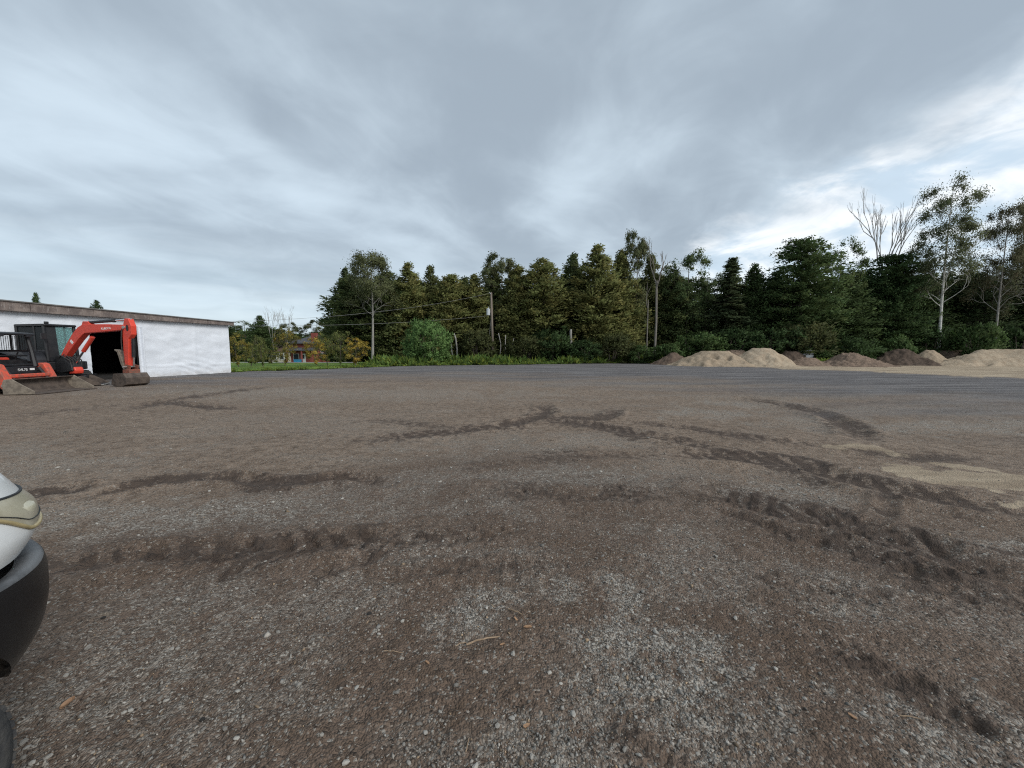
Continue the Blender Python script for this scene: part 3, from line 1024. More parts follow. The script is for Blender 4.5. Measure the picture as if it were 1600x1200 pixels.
# loose flap at the doorway's right side
P = []
for i in range(14):
    u_ = i / 13
    P.append([(-5.1 + 0.28 * u_, -0.05 - 0.10 * math.sin(u_ * 9) * (0.5 + 0.5 * k / 11) - 0.06, 0.03 + (2.7) * k / 11) for k in range(12)])
MB().grid(P).build('door_flap', WRAP, shed, smooth=True)
INN = plain('old_dark_timber', (0.020, 0.017, 0.015), (0.010, 0.009, 0.008), 3, 0.95)
MB().box((-8.5, 8.0, 1.58), (17, 0.1, 3.1)).build('back_wall', INN, shed)
MB().box((0.01, 4.0, 1.58), (0.1, 8.0, 3.1)).build('end_wall', WRAP, shed)
MB().box((-17.0, 4.0, 1.58), (0.1, 7.9, 3.1)).build('end_wall', WRAP, shed)
MB().box((-8.5, 4.0, 0.06), (16.8, 7.8, 0.1)).build('floor', INN, shed)
for x in (-5.0, -7.05):
    MB().box((x, 0.08, 1.36), (0.1, 0.12, 2.7)).build('door_post', INN, shed)
MB().box((-11.9, 0.09, 1.55), (9.6, 0.06, 3.0)).build('inner_lining', INN, shed)
MB().box((-2.5, 0.09, 1.55), (4.8, 0.06, 3.0)).build('inner_lining', INN, shed)
# low roof and weathered fascia boards, deeper towards the left
t = NT('weathered_fascia')
n1 = t.noise(2.2, 6, 0.7)
c = t.mix(t.rng(n1, 0.34, 0.62), (0.235, 0.190, 0.165), (0.120, 0.095, 0.085))
c = t.mix(t.rng(t.noise(7, 5, 0.7, stretch=(3.0, 1, 0.5)), 0.52, 0.7, 0, 0.75), c, (0.33, 0.30, 0.275))
c = t.mix(t.rng(t.noise(3, 5, 0.7), 0.6, 0.75, 0, 0.6), c, (0.055, 0.048, 0.045))
FAS = t.fin(c, 0.9, t.bump(t.noise(20, 4, 0.6, stretch=(1, 1, 5)), 0.5, 0.02))
t = NT('felt_edge')
ROOFM = t.fin(t.mix(t.rng(t.noise(3, 4), .4, .7), (0.17, 0.165, 0.155), (0.11, 0.10, 0.095)), 0.95)


def topz(x):
    return 3.36 + 0.02 * (-x)


xs = [0.22, -2.4, -4.6, -6.9, -9.0, -11.5, -14.2, -17.3]
for i in range(len(xs) - 1):
    a, b_ = xs[i + 1] + 0.012, xs[i]
    yo = -0.30 - 0.008 * (i % 2)
    m = MB().add([(a, yo, TOPZ - 0.03), (b_, yo, TOPZ - 0.03), (b_, yo, topz(b_) - 0.05), (a, yo, topz(a) - 0.05),
                  (a, yo + 0.04, TOPZ - 0.03), (b_, yo + 0.04, TOPZ - 0.03), (b_, yo + 0.04, topz(b_) - 0.05), (a, yo + 0.04, topz(a) - 0.05)],
                 [(0, 1, 2, 3), (7, 6, 5, 4), (0, 4, 5, 1), (3, 2, 6, 7), (1, 5, 6, 2), (0, 3, 7, 4)])
    m.build('fascia_board', FAS, shed, bevel=0.006)
m = MB().add([(-17.4, -0.36, topz(-17.4) - 0.048), (0.30, -0.36, topz(0.3) - 0.048), (0.30, 8.3, topz(0.3) + 0.02), (-17.4, 8.3, topz(-17.4) + 0.02),
              (-17.4, -0.36, topz(-17.4)), (0.30, -0.36, topz(0.3)), (0.30, 8.3, topz(0.3) + 0.07), (-17.4, 8.3, topz(-17.4) + 0.07)],
             [(3, 2, 1, 0), (4, 5, 6, 7), (0, 1, 5, 4), (1, 2, 6, 5), (2, 3, 7, 6), (3, 0, 4, 7)])
m.build('roof', ROOFM, shed)
MB().box((-8.55, -0.17, TOPZ + 0.01), (17.6, 0.22, 0.03)).build('soffit', FAS, shed)
MB().box((0.20, 4.0, 3.235), (0.04, 8.4, 0.22)).build('fascia_board', FAS, shed)

# ------------------------------------------------------------------ machine materials
RED = plain('orange_red_paint', (0.66, 0.058, 0.030), (0.40, 0.055, 0.034), 7, 0.5, lo=0.48, hi=0.78)
ORG = plain('scuffed_orange_paint', (0.62, 0.085, 0.045), (0.30, 0.095, 0.065), 9, 0.65, bump=0.2)
BLK2 = plain('black_machine_paint', (0.008, 0.008, 0.010), (0.016, 0.016, 0.017), 5, 0.5)
RUB = plain('black_rubber', (0.022, 0.022, 0.022), (0.055, 0.050, 0.045), 9, 0.85, bump=0.3)
STEEL = plain('worn_bucket_steel', (0.115, 0.088, 0.070), (0.060, 0.046, 0.038), 5, 0.75, metal=0.15, bump=0.4)
RUST = plain('rusty_red_linkage', (0.26, 0.075, 0.045), (0.15, 0.075, 0.052), 9, 0.75, bump=0.3)
BARE = plain('bare_steel_edge', (0.42, 0.41, 0.39), (0.28, 0.26, 0.24), 8, 0.45, metal=0.5)
CHROME = plain('chrome_rod', (0.75, 0.75, 0.76), (0.6, 0.6, 0.6), 5, 0.18, metal=1.0)
WHITE = plain('white_decal', (0.82, 0.82, 0.80), (0.70, 0.70, 0.68), 20, 0.6)
GREYP = plain('dark_grey_panel', (0.022, 0.023, 0.027), (0.014, 0.014, 0.017), 4, 0.45)
TANST = plain('muddy_tan_steel', (0.24, 0.20, 0.155), (0.14, 0.115, 0.09), 7, 0.85, bump=0.4)


def glassm(name, tint, rough=0.05, trans=0.75):
    t = NT(name)
    t.p.inputs['Transmission Weight'].default_value = trans
    t.p.inputs['IOR'].default_value = 1.15
    return t.fin(tint, rough)


GLASS = glassm('cab_glass', (0.36, 0.56, 0.55))
DGLASS = glassm('dark_cab_glass', (0.015, 0.020, 0.022), 0.1, 0.3)


def text(s, size, m, parent, M, name='lettering', ext=0.003):
    cu = bpy.data.curves.new(name, 'FONT')
    cu.body = s
    cu.size = size
    cu.extrude = ext
    cu.align_x = 'CENTER'
    cu.materials.append(m)
    tmp = bpy.data.objects.new(name, cu)
    COL.objects.link(tmp)
    me = bpy.data.meshes.new_from_object(tmp.evaluated_get(bpy.context.evaluated_depsgraph_get()))
    bpy.data.objects.remove(tmp)
    o = link(name, me, parent, m)
    o.matrix_local = M
    return o


def track_loop(x0, x1, zc, r, y0, y1, lug=0.022, pitch=0.11):
    """rubber track as a closed band with lugs"""
    path = []
    n = 10
    for k in range(n + 1):
        a = -PI / 2 + PI * k / n
        path.append((x1 + r * math.cos(a), zc + r * math.sin(a)))
    for k in range(n + 1):
        a = PI / 2 + PI * k / n
        path.append((x0 + r * math.cos(a), zc + r * math.sin(a)))
    m = MB()
    m.prism(path, y0, y1)
    L = 0
    path.append(path[0])
    acc = 0.0
    for p, q in zip(path[:-1], path[1:]):
        d = math.hypot(q[0] - p[0], q[1] - p[1])
        while acc < d:
            f = acc / d
            x, z = p[0] + (q[0] - p[0]) * f, p[1] + (q[1] - p[1]) * f
            ang = math.atan2(q[1] - p[1], q[0] - p[0])
            m.box((x, (y0 + y1) / 2, z), (0.045, (y1 - y0) * 0.96, lug * 2), Matrix.Rotation(-ang, 3, 'Y'))
            acc += pitch
        acc -= d
    return m


# ------------------------------------------------------------------ excavator
EP = Vector((-18.6, 16.35, 0))
EB = Vector((-15.8, 15.8, 0))
eh = (EB - EP).normalized()


def bp(px, py):
    """photo pixel -> (forward, up) on the boom's own vertical plane"""
    d = ray(px, py)
    n = Vector((-eh.y, eh.x, 0))
    o = Vector((0, 0, CAM_H))
    t = (EP - o).dot(n) / d.dot(n)
    P = o + d * t
    return (P - EP).dot(eh), P.z


def z2(x, y):
    return bp(80 + x / 9.23, 485 + y / 9.23)


ex = empty('compact_excavator', EP, math.atan2(eh.y, eh.x))
tag(ex, 'orange red compact excavator with raised boom and dark cab before the doorway', 'excavator')


def ribbon(pts, half, y0, y1):
    """plate of a given half depth along a centre line in the boom plane"""
    up, dn = [], []
    n = len(pts)
    for i, p in enumerate(pts):
        a, b = pts[max(i - 1, 0)], pts[min(i + 1, n - 1)]
        d = Vector((b[0] - a[0], b[1] - a[1])).normalized()
        nn = Vector((-d.y, d.x))
        up.append((p[0] + nn.x * half[i], p[1] + nn.y * half[i]))
        dn.append((p[0] - nn.x * half[i], p[1] - nn.y * half[i]))
    return MB().prism(up + dn[::-1], y0, y1)


foot, knee, tip = z2(205, 690), z2(520, 265), z2(1100, 245)
cl = [foot, z2(290, 540), z2(400, 375), z2(465, 300), knee, z2(640, 262), z2(860, 252), tip]
boom = ribbon(cl, [0.10, 0.15, 0.185, 0.19, 0.185, 0.17, 0.145, 0.10], -0.12, 0.12).build('boom', RED, ex, bevel=0.015)
# lettering and decal on the near side of the boom
lp, lq = z2(770, 268), z2(915, 258)
ang = math.atan2(lq[1] - lp[1], lq[0] - lp[0])
c_ = ((lp[0] + lq[0]) / 2, (lp[1] + lq[1]) / 2)
M = Matrix.Translation((c_[0], -0.124, c_[1] - 0.04)) @ Matrix.Rotation(-ang, 4, 'Y') @ Matrix.Rotation(PI / 2, 4, 'X')
lt = text('KUBOTA', 0.125, WHITE, boom, M)
dp = z2(350, 455)
ang2 = math.atan2(z2(400, 375)[1] - z2(290, 540)[1], z2(400, 375)[0] - z2(290, 540)[0])
MB().box((dp[0], -0.123, dp[1]), (0.11, 0.006, 0.17), Matrix.Rotation(-ang2, 3, 'Y')).build('white_sticker', WHITE, boom)
# bracket and arm cylinder on top
br = [z2(490, 160), z2(560, 160), z2(610, 215), z2(470, 235)]
MB().prism(br, -0.09, 0.09).build('cylinder_bracket', RED, ex, bevel=0.01)
a0, a1, a2 = z2(545, 175), z2(905, 148), z2(1150, 122)
cy = MB().tube([(a0[0], 0, a0[1]), (a1[0], 0, a1[1])], 0.058, 14).build('arm_cylinder', BLK2, ex, smooth=False)
MB().tube([(a1[0], 0, a1[1]), (a2[0], 0, a2[1])], 0.030, 10).build('piston_rod', CHROME, cy)
MB().tube([(a1[0] - .05, 0, a1[1]), (a1[0] + .03, 0, a1[1])], 0.075, 12).build('gland', BLK2, cy)
# dipper arm
top = z2(1190, 125)
sx = tip[0]


def rel(dx, z):
    return (sx + dx, z)


zt, zb = top[1], z2(1080, 800)[1]
arm_poly = [rel(0.02, zt + 0.02), rel(0.20, zt + 0.02), rel(0.33, zt - 0.28), rel(0.30, zt - 0.62), rel(0.14, zt - 0.80), rel(0.06, zb + 0.35), rel(0.03, zb),
            rel(-0.14, zb), rel(-0.17, zb + 0.5), rel(-0.15, zt - 0.70), rel(-0.10, zt - 0.30)]
arm = MB().prism(arm_poly, -0.10, 0.10).build('dipper_arm', RED, ex, bevel=0.012)
hole = [(sx + 0.13 + 0.065 * math.cos(a), zt - 0.36 + 0.13 * math.sin(a)) for a in np.linspace(0, 2 * PI, 14, endpoint=False)]
MB().prism(hole, -0.107, 0.107).build('pivot_recess', BLK2, arm)
MB().tube([(sx - 0.02, -0.15, tip[1]), (sx - 0.02, 0.15, tip[1])], 0.06, 12).build('pivot_pin', BARE, arm)
bc0, bc1 = (sx + 0.26, zt - 0.78), (sx + 0.20, zb + 0.35)
bcyl = MB().tube([(bc0[0], 0, bc0[1]), (bc1[0], 0, bc1[1])], 0.065, 12).build('bucket_cylinder', BLK2, ex)
MB().tube([(bc1[0], 0, bc1[1]), (sx + 0.15, 0, zb - 0.02)], 0.03, 10).build('piston_rod', CHROME, bcyl)
for y in (-0.13, 0.13):
    MB().tube([(sx - 0.12, y, zt - 0.4), (sx - 0.19, y, zt - 0.9), (sx - 0.17, y * 1.1, zb + 0.5)], 0.018, 6).build('hydraulic_hose', RUB, ex)
# linkage, thumb and bucket
for y in (-0.14, 0.14):
    MB().prism([(sx - 0.10, zb + 0.08), (sx + 0.20, zb + 0.02), (sx + 0.16, zb - 0.14), (sx - 0.12, zb - 0.22)], y - 0.02, y + 0.02).build('linkage_plate', RUST, ex, bevel=0.006)
MB().box((sx + 0.02, 0, zb - 0.22), (0.36, 0.40, 0.16)).build('quick_coupler', RUST, ex, bevel=0.02)
MB().tube([(sx + 0.02, -0.3, zb - 0.03), (sx + 0.02, 0.3, zb - 0.03)], 0.035, 10).build('linkage_pin', BARE, ex)
th_pts = [(sx - 0.16, zb - 0.20), (sx - 0.34, zb + 0.10), (sx - 0.42, zb + 0.40), (sx - 0.50, zb + 0.60), (sx - 0.66, zb + 0.66)]
thumb = ribbon(th_pts, [0.06, 0.06, 0.055, 0.05, 0.02], -0.09, 0.09).build('thumb', TANST, ex, bevel=0.01)
MB().tube([(sx - 0.14, 0, zb + 0.55), (sx - 0.30, 0, zb + 0.12)], 0.045, 10).build('thumb_cylinder', RUST, ex)
BW = 0.40
bz = zb - 0.30
bprof = [(sx - 0.30, bz), (sx + 0.20, bz + 0.02), (sx + 0.34, bz - 0.16), (sx + 0.30, 0.10), (sx + 0.10, 0.02), (sx - 0.30, 0.03), (sx - 0.45, 0.10)]
inner = [(sx - 0.44, 0.13), (sx - 0.28, 0.06), (sx + 0.09, 0.05), (sx + 0.26, 0.13), (sx + 0.30, bz - 0.17), (sx + 0.18, bz - 0.02), (sx - 0.29, bz - 0.03)]
shell = [(sx - 0.30, bz), (sx + 0.20, bz + 0.02), (sx + 0.34, bz - 0.16), (sx + 0.30, 0.10), (sx + 0.10, 0.02), (sx - 0.30, 0.03), (sx - 0.45, 0.10)] + inner
bk = MB().prism(shell, -BW, BW).build('bucket', STEEL, ex, bevel=0.008)
for y in (-BW - 0.015, BW + 0.015):
    MB().prism(bprof, y - 0.014, y + 0.014).build('bucket_side', STEEL, bk, bevel=0.005)
MB().box((sx - 0.45, 0, 0.11), (0.12, 2 * BW + 0.04, 0.025)).build('cutting_edge', BARE, bk)
# boom lift cylinder
c0, c1 = z2(335, 790), z2(600, 385)
c05 = (c0[0] + (c1[0] - c0[0]) * 0.5, c0[1] + (c1[1] - c0[1]) * 0.5)
lc = MB().tube([(c05[0], 0, c05[1]), (c1[0], 0, c1[1])], 0.075, 12).build('lift_cylinder', RED, ex)
MB().tube([(c0[0], 0, c0[1]), (c05[0], 0, c05[1])], 0.04, 10).build('piston_rod', CHROME, lc)
# swing post with hoses and the red casting
MB().prism([(foot[0] - 0.45, 0.55), (foot[0] - 0.05, 0.50), (c0[0] + 0.18, 0.60), (c0[0] + 0.15, 0.85), (foot[0] + 0.14, foot[1] + 0.12), (foot[0] - 0.12, foot[1] + 0.14), (foot[0] - 0.4, 1.0)], -0.2, 0.2).build('swing_post', BLK2, ex, bevel=0.03)
MB().prism([(c0[0] - 0.15, 0.48), (c0[0] + 0.22, 0.48), (c0[0] + 0.26, 0.62), (c0[0] + 0.18, 0.78), (c0[0] - 0.0, 0.70)], -0.14, 0.16).build('swing_bracket', RED, ex, bevel=0.04)
for k in range(5):
    y = -0.16 + 0.08 * k
    MB().tube([(foot[0] - 0.3, y, 0.95), (foot[0] + 0.15, y * 1.4, 1.25 + 0.05 * (k % 2)), (c0[0] + 0.1, y * 1.2, 1.05), (c0[0] + 0.12, y, 0.75)], 0.022, 6).build('hydraulic_hose', RUB, ex)
# upper structure
X1, X0 = -0.75, -2.9
body = MB().prism([(X1, -0.80), (X1 - 0.25, -0.95), (X0 + 0.35, -0.95), (X0, -0.6), (X0 - 0.08, 0.1), (X0, 0.75), (X0 + 0.35, 1.0), (X1 - 0.2, 1.0), (X1, 0.8)], 0.62, 0.98, 'z').build('house', BLK2, ex, bevel=0.04)
P = []
for k in range(9):                                            # rounded side cover with louvres
    a = k / 8 * PI / 2
    P.append((X1 - 0.15 - 0.75 * (1 - math.cos(a)) * 0.9, 0.98 + 0.48 * math.sin(a)))
P = [(X1 - 0.15, 0.97)] + P + [(X0 + 0.1, 1.46), (X0 - 0.02, 1.3), (X0 - 0.02, 0.97)]
hood = MB().prism(P, -0.93, -0.33).build('engine_hood', GREYP, ex, bevel=0.04)
for k in range(4):
    MB().box((X1 - 0.75, -0.936, 1.06 + 0.075 * k), (0.5, 0.012, 0.03)).build('louvre', BLK2, hood)
MB().box((X0 + 0.05, 0.05, 1.1), (0.4, 1.7, 0.5)).build('counterweight', GREYP, ex, bevel=0.1)
# cab: posts, roof, glass
CX0, CX1, CY0, CY1, CZ0, CZ1 = -2.55, -0.90, -0.31, 0.66, 1.0, 2.50
pc = [(CX0, CY0), (CX1, CY0), (CX1, CY1), (CX0, CY1)]
for (x, y) in pc:
    lean = 0.10 if x == CX1 else 0.0
    MB().tube([(x, y, CZ0), (x - lean, y, CZ1)], 0.055, 8).build('cab_post', BLK2, ex)
for y in (CY0, CY1):
    MB().tube([(-1.55, y, CZ0), (-1.55, y, CZ1)], 0.04, 8).build('cab_post', BLK2, ex)
MB().box(((CX0 + CX1) / 2 - 0.03, (CY0 + CY1) / 2, CZ1 + 0.03), (CX1 - CX0 + 0.08, CY1 - CY0 + 0.10, 0.10)).build('cab_roof', BLK2, ex, bevel=0.04)
MB().box(((CX0 + CX1) / 2, CY0 + 0.004, CZ0 + 0.25), (CX1 - CX0 - 0.1, 0.03, 0.5)).build('door_panel', GREYP, ex)
MB().box(((CX0 + CX1) / 2, CY1 - 0.004, CZ0 + 0.25), (CX1 - CX0 - 0.1, 0.03, 0.5)).build('door_panel', GREYP, ex)
MB().box((CX0 + 0.01, (CY0 + CY1) / 2, CZ0 + 0.35), (0.03, CY1 - CY0 - 0.1, 0.7)).build('rear_panel', GREYP, ex)
MB().box(((CX0 - 1.55) / 2, CY0 + 0.004, 1.98), (0.90, 0.012, 0.94)).build('side_window', DGLASS, ex)
MB().box(((CX1 - 1.55) / 2 - 0.03, CY0 + 0.004, 1.98), (0.48, 0.012, 0.94)).build('side_window', DGLASS, ex)
MB().box(((CX0 + CX1) / 2, CY1 - 0.004, 1.98), (1.45, 0.012, 0.94)).build('side_window', GLASS, ex)
MB().add([(CX1 + 0.0, CY0 + 0.36, CZ0 + 0.12), (CX1 + 0.0, CY1 - 0.07, CZ0 + 0.12), (CX1 - 0.095, CY1 - 0.07, CZ1 - 0.04), (CX1 - 0.095, CY0 + 0.36, CZ1 - 0.04),
          (CX1 - 0.012, CY0 + 0.36, CZ0 + 0.12), (CX1 - 0.012, CY1 - 0.07, CZ0 + 0.12), (CX1 - 0.107, CY1 - 0.07, CZ1 - 0.04), (CX1 - 0.107, CY0 + 0.36, CZ1 - 0.04)],
         [(0, 1, 2, 3), (7, 6, 5, 4), (0, 4, 5, 1), (2, 6, 7, 3), (1, 5, 6, 2), (0, 3, 7, 4)]).build('windscreen', GLASS, ex)
MB().add([(CX1 + 0.01, CY0 + 0.02, CZ0), (CX1 + 0.01, CY0 + 0.36, CZ0), (CX1 - 0.09, CY0 + 0.36, CZ1), (CX1 - 0.09, CY0 + 0.02, CZ1),
          (CX1 - 0.03, CY0 + 0.02, CZ0), (CX1 - 0.03, CY0 + 0.36, CZ0), (CX1 - 0.13, CY0 + 0.36, CZ1), (CX1 - 0.13, CY0 + 0.02, CZ1)],
         [(0, 1, 2, 3), (7, 6, 5, 4), (0, 4, 5, 1), (2, 6, 7, 3), (1, 5, 6, 2), (0, 3, 7, 4)]).build('front_pillar_panel', BLK2, ex)
MB().box((-1.9, 0.15, 1.35), (0.5, 0.5, 0.14)).box((-2.13, 0.15, 1.75), (0.14, 0.5, 0.75)).build('seat', BLK2, ex, bevel=0.05)
MB().tube([(CX1 + 0.03, CY0, 2.2), (CX1 + 0.18, CY0 - 0.16, 2.15)], 0.015, 6).box((CX1 + 0.19, CY0 - 0.18, 2.05), (0.05, 0.16, 0.24)).build('wing_mirror', BLK2, ex)
MB().box((CX1 - 0.10, CY0 + 0.1, CZ1 + 0.13), (0.10, 0.12, 0.10)).build('work_lamp', BLK2, ex, bevel=0.02)
# undercarriage
for y in (-0.98, 0.62):
    tr = track_loop(-2.65, -0.95, 0.29, 0.27, y, y + 0.36).build('rubber_track', RUB, ex)
    for x in (-2.65, -2.2, -1.8, -1.4, -0.95):
        MB().tube([(x, y - 0.01, 0.27), (x, y + 0.37, 0.27)], 0.15 if x in (-2.65, -0.95) else 0.09, 14).build('track_roller', GREYP, tr)
MB().box((-1.8, 0, 0.42), (1.2, 1.3, 0.36)).build('track_frame', BLK2, ex, bevel=0.05)
MB().prism([(-0.45, 0.05), (-0.32, 0.06), (-0.40, 0.25), (-0.36, 0.42), (-0.45, 0.42)], -0.95, 0.95).build('dozer_blade', BLK2, ex)
MB().box((-0.75, -0.45, 0.26), (0.75, 0.12, 0.12)).build('blade_arm', BLK2, ex)
MB().box((-0.75, 0.45, 0.26), (0.75, 0.12, 0.12)).build('blade_arm', BLK2, ex)

# spare bucket lying between the two machines
sp_c = gp(165, 601)
sp = empty('spare_bucket', sp_c, 0.62)
tag(sp, 'dark spare bucket with a bare steel lip lying between loader and excavator', 'bucket')
prof = [(-0.62, 0.02), (0.02, 0.02), (0.02, 0.05), (-0.50, 0.06), (-0.60, 0.20), (-0.58, 0.42), (-0.62, 0.42), (-0.68, 0.22)]
MB().prism(prof, -0.60, 0.60).build('shell', GREYP, sp, bevel=0.006)
for y in (-0.615, 0.615):
    MB().prism([(-0.64, 0.03), (0.0, 0.03), (0.0, 0.09), (-0.5, 0.42), (-0.64, 0.42)], y - 0.012, y + 0.012).build('side_plate', STEEL, sp)
MB().box((0.03, 0, 0.04), (0.07, 1.25, 0.03)).build('cutting_edge', BARE, sp)

# ------------------------------------------------------------------ compact track loader
ld = empty('track_loader', (-15.72, 13.5, 0), math.atan2(0.124, 0.992))
tag(ld, 'orange and black compact track loader with wide bucket at the left edge', 'loader')
HB = 1.0
sh = [(-0.90, 0.02), (0.0, 0.02), (0.0, 0.045), (-0.62, 0.06), (-0.80, 0.16), (-0.86, 0.36), (-0.80, 0.48), (-0.66, 0.50), (-0.66, 0.53), (-0.84, 0.51), (-0.91, 0.36)]
bk = MB().prism(sh, -HB, HB).build('bucket', STEEL, ld, bevel=0.008)
for y in (-HB - 0.016, HB + 0.016):
    MB().prism([(-0.90, 0.03), (-0.02, 0.03), (-0.01, 0.12), (-0.64, 0.53), (-0.86, 0.51), (-0.91, 0.36)], y - 0.015, y + 0.015).build('side_plate', TANST, bk, bevel=0.005)
    MB().tube([(-0.01, y, 0.10), (-0.65, y, 0.535)], 0.012, 6).build('rim', TANST, bk)
MB().box((0.03, 0, 0.033), (0.10, 2 * HB + 0.05, 0.025)).build('cutting_edge', STEEL, bk)
# loader arms: dropped uprights in front, long arms running back above the tracks
for s in (-1, 1):
    y0, y1 = sorted((s * 0.60, s * 0.83))
    a_ = MB().prism([(-0.92, 0.20), (-0.98, 0.42), (-1.22, 0.98), (-1.34, 1.02), (-1.52, 0.98), (-1.40, 0.80), (-1.22, 0.30), (-1.15, 0.18)], y0, y1).build('front_upright', ORG, ld, bevel=0.02)
    MB().tube([(-1.05, y0 - 0.03, 0.30), (-1.05, y1 + 0.03, 0.30)], 0.06, 12).build('pivot_pin', BARE, a_)
    MB().prism([(-1.40, 1.0), (-1.52, 0.86), (-2.2, 1.02), (-3.35, 1.42), (-3.42, 1.62), (-3.3, 1.66), (-2.3, 1.30)], y0, y1 - 0.04 if s > 0 else y1).build('lift_arm', BLK2, ld, bevel=0.02)
    MB().tube([(-1.30, s * 0.52, 0.86), (-1.02, s * 0.52, 0.42)], 0.045, 10).build('tilt_cylinder', BLK2, ld)
    MB().prism([(-3.0, 0.55), (-3.45, 0.55), (-3.5, 1.6), (-3.28, 1.66)], y0, y1).build('rear_post', BLK2, ld, bevel=0.02)
    ty0, ty1 = sorted((s * 0.56, s * 0.92))
    tr = track_loop(-2.95, -1.75, 0.36, 0.33, ty0, ty1).build('rubber_track', RUB, ld)
    for x in (-2.95, -2.55, -2.2, -1.75):
        MB().tube([(x, ty0 - 0.012, 0.32), (x, ty1 + 0.012, 0.32)], 0.17 if x in (-2.95, -1.75) else 0.1, 14).build('track_roller', GREYP, tr)
MB().box((-1.02, 0, 0.36), (0.10, 1.20, 0.30)).build('quick_hitch', ORG, ld, bevel=0.02)
MB().box((-1.10, 0, 0.60), (0.14, 1.30, 0.12)).build('cross_tube', ORG, ld, bevel=0.03)
MB().box((-2.4, 0, 0.60), (2.0, 1.06, 0.60)).build('main_frame', BLK2, ld, bevel=0.03)
fp = MB().box((-1.40, 0, 0.78), (0.08, 1.05, 0.26)).build('front_panel', GREYP, ld, bevel=0.02)
M = Matrix.Translation((-1.353, 0.06, 0.75)) @ Matrix.Rotation(PI / 2, 4, 'Z') @ Matrix.Rotation(PI / 2, 4, 'X')
text('SVL75', 0.12, WHITE, fp, M)
MB().box((-1.356, 0.36, 0.80), (0.006, 0.15, 0.07)).build('white_sticker', WHITE, fp)
MB().prism([(-2.62, 0.9), (-2.62, 1.55), (-3.45, 1.42), (-3.58, 1.2), (-3.55, 0.6), (-2.62, 0.6)], -0.54, 0.54).build('engine_hood', GREYP, ld, bevel=0.04)
# cab
for s in (-1, 1):
    MB().tube([(-1.45, s * 0.56, 0.90), (-1.52, s * 0.56, 1.45), (-1.60, s * 0.54, 2.0)], [0.09, 0.07, 0.06], 8).build('cab_post', BLK2, ld)
    MB().tube([(-2.62, s * 0.54, 0.90), (-2.60, s * 0.53, 2.0)], 0.06, 8).build('cab_post', BLK2, ld)
    MB().tube([(-2.1, s * 0.54, 1.45), (-2.1, s * 0.54, 2.0)], 0.03, 8).build('cab_post', BLK2, ld)
    MB().tube([(-1.52, s * 0.56, 1.45), (-2.6, s * 0.54, 1.45)], 0.035, 8).build('cab_rail', BLK2, ld)
MB().tube([(-1.47, -0.56, 0.95), (-1.47, 0.56, 0.95)], 0.05, 8).build('cab_rail', BLK2, ld)
rf = MB().prism([(-1.40, 2.0), (-1.42, 2.06), (-1.7, 2.10), (-2.7, 2.10), (-2.74, 2.0)], -0.64, 0.64).build('cab_roof', BLK2, ld, bevel=0.02)
for y in (-0.42, 0.42):
    MB().box((-1.43, y, 1.96), (0.08, 0.16, 0.07)).build('work_lamp', GREYP, rf, bevel=0.015)
for s in (-1, 1):
    g = MB()
    for k in range(14):
        x = -1.62 - k * 0.072
        g.box((x, s * 0.55, 1.72), (0.010, 0.010, 0.52))
    for k in range(8):
        g.box((-2.08, s * 0.55, 1.48 + k * 0.07), (1.0, 0.010, 0.010))
    g.build('side_mesh', BLK2, ld)['kind'] = 'stuff'
MB().box((-2.60, 0, 1.70), (0.02, 1.0, 0.52)).build('rear_window', GLASS, ld)
MB().box((-2.15, 0, 1.15), (0.5, 0.52, 0.14)).box((-2.40, 0, 1.45), (0.14, 0.5, 0.55)).build('seat', RED, ld, bevel=0.05)
MB().box((-1.62, 0.0, 1.05), (0.1, 0.9, 0.18)).build('foot_guard', BLK2, ld)
for s in (-1, 1):
    MB().tube([(-1.9, s * 0.36, 1.0), (-1.78, s * 0.36, 1.32), (-1.72, s * 0.34, 1.40)], 0.02, 6).build('control_lever', BLK2, ld)
MB().tube([(-1.62, -0.50, 1.28), (-1.62, 0.50, 1.28)], 0.03, 8).build('lap_bar', BLK2, ld)
# ------------------------------------------------------------------ van (only its front right corner is in view)
VW = 0.85
van = empty('parked_van', (-2.32, 0.0, 0), 0.0)
tag(van, 'white van with black bumper and yellowed headlight, cut by the left edge', 'van')
PAINT = NT('white_van_paint')
PAINT.p.inputs['Coat Weight'].default_value = 0.5
PAINT.p.inputs['Coat Roughness'].default_value = 0.08
VANW = PAINT.fin(PAINT.mix(PAINT.rng(PAINT.noise(6, 5), 0.5, 0.8, 0, 0.35), (0.72, 0.74, 0.74), (0.60, 0.60, 0.58)), 0.35)
t = NT('black_bumper_plastic')
nz = t.noise(5, 6, 0.7)
c = t.mix(t.rng(nz, 0.45, 0.75, 0, 0.6), (0.008, 0.008, 0.009), (0.022, 0.021, 0.020))
sepx = t.n('ShaderNodeSeparateXYZ'); t.l(t.co, sepx.inputs[0])
dust = t.math('MULTIPLY', t.rng(sepx.outputs[2], 0.53, 0.43), t.rng(t.noise(9, 6, 0.7), 0.35, 0.65), True)
c = t.mix(dust, c, (0.115, 0.100, 0.085))
BUMP = t.fin(c, t.math('ADD', 0.20, t.math('MULTIPLY', nz, 0.3)), t.bump(t.noise(260, 2), 0.15, 0.002))
t = NT('clouded_headlight')
nz = t.noise(9, 5, 0.6)
c = t.mix(t.rng(nz, 0.35, 0.7), (0.50, 0.47, 0.365), (0.39, 0.36, 0.265))
t.p.inputs['Coat Weight'].default_value = 0.6
t.p.inputs['Coat Roughness'].default_value = 0.15
LENS = t.fin(c, 0.3)
LENS2 = plain('yellowed_lens_rim', (0.47, 0.38, 0.20), (0.36, 0.29, 0.15), 12, 0.4)
REFL = plain('headlight_reflector', (0.56, 0.525, 0.40), (0.44, 0.41, 0.29), 8, 0.35)
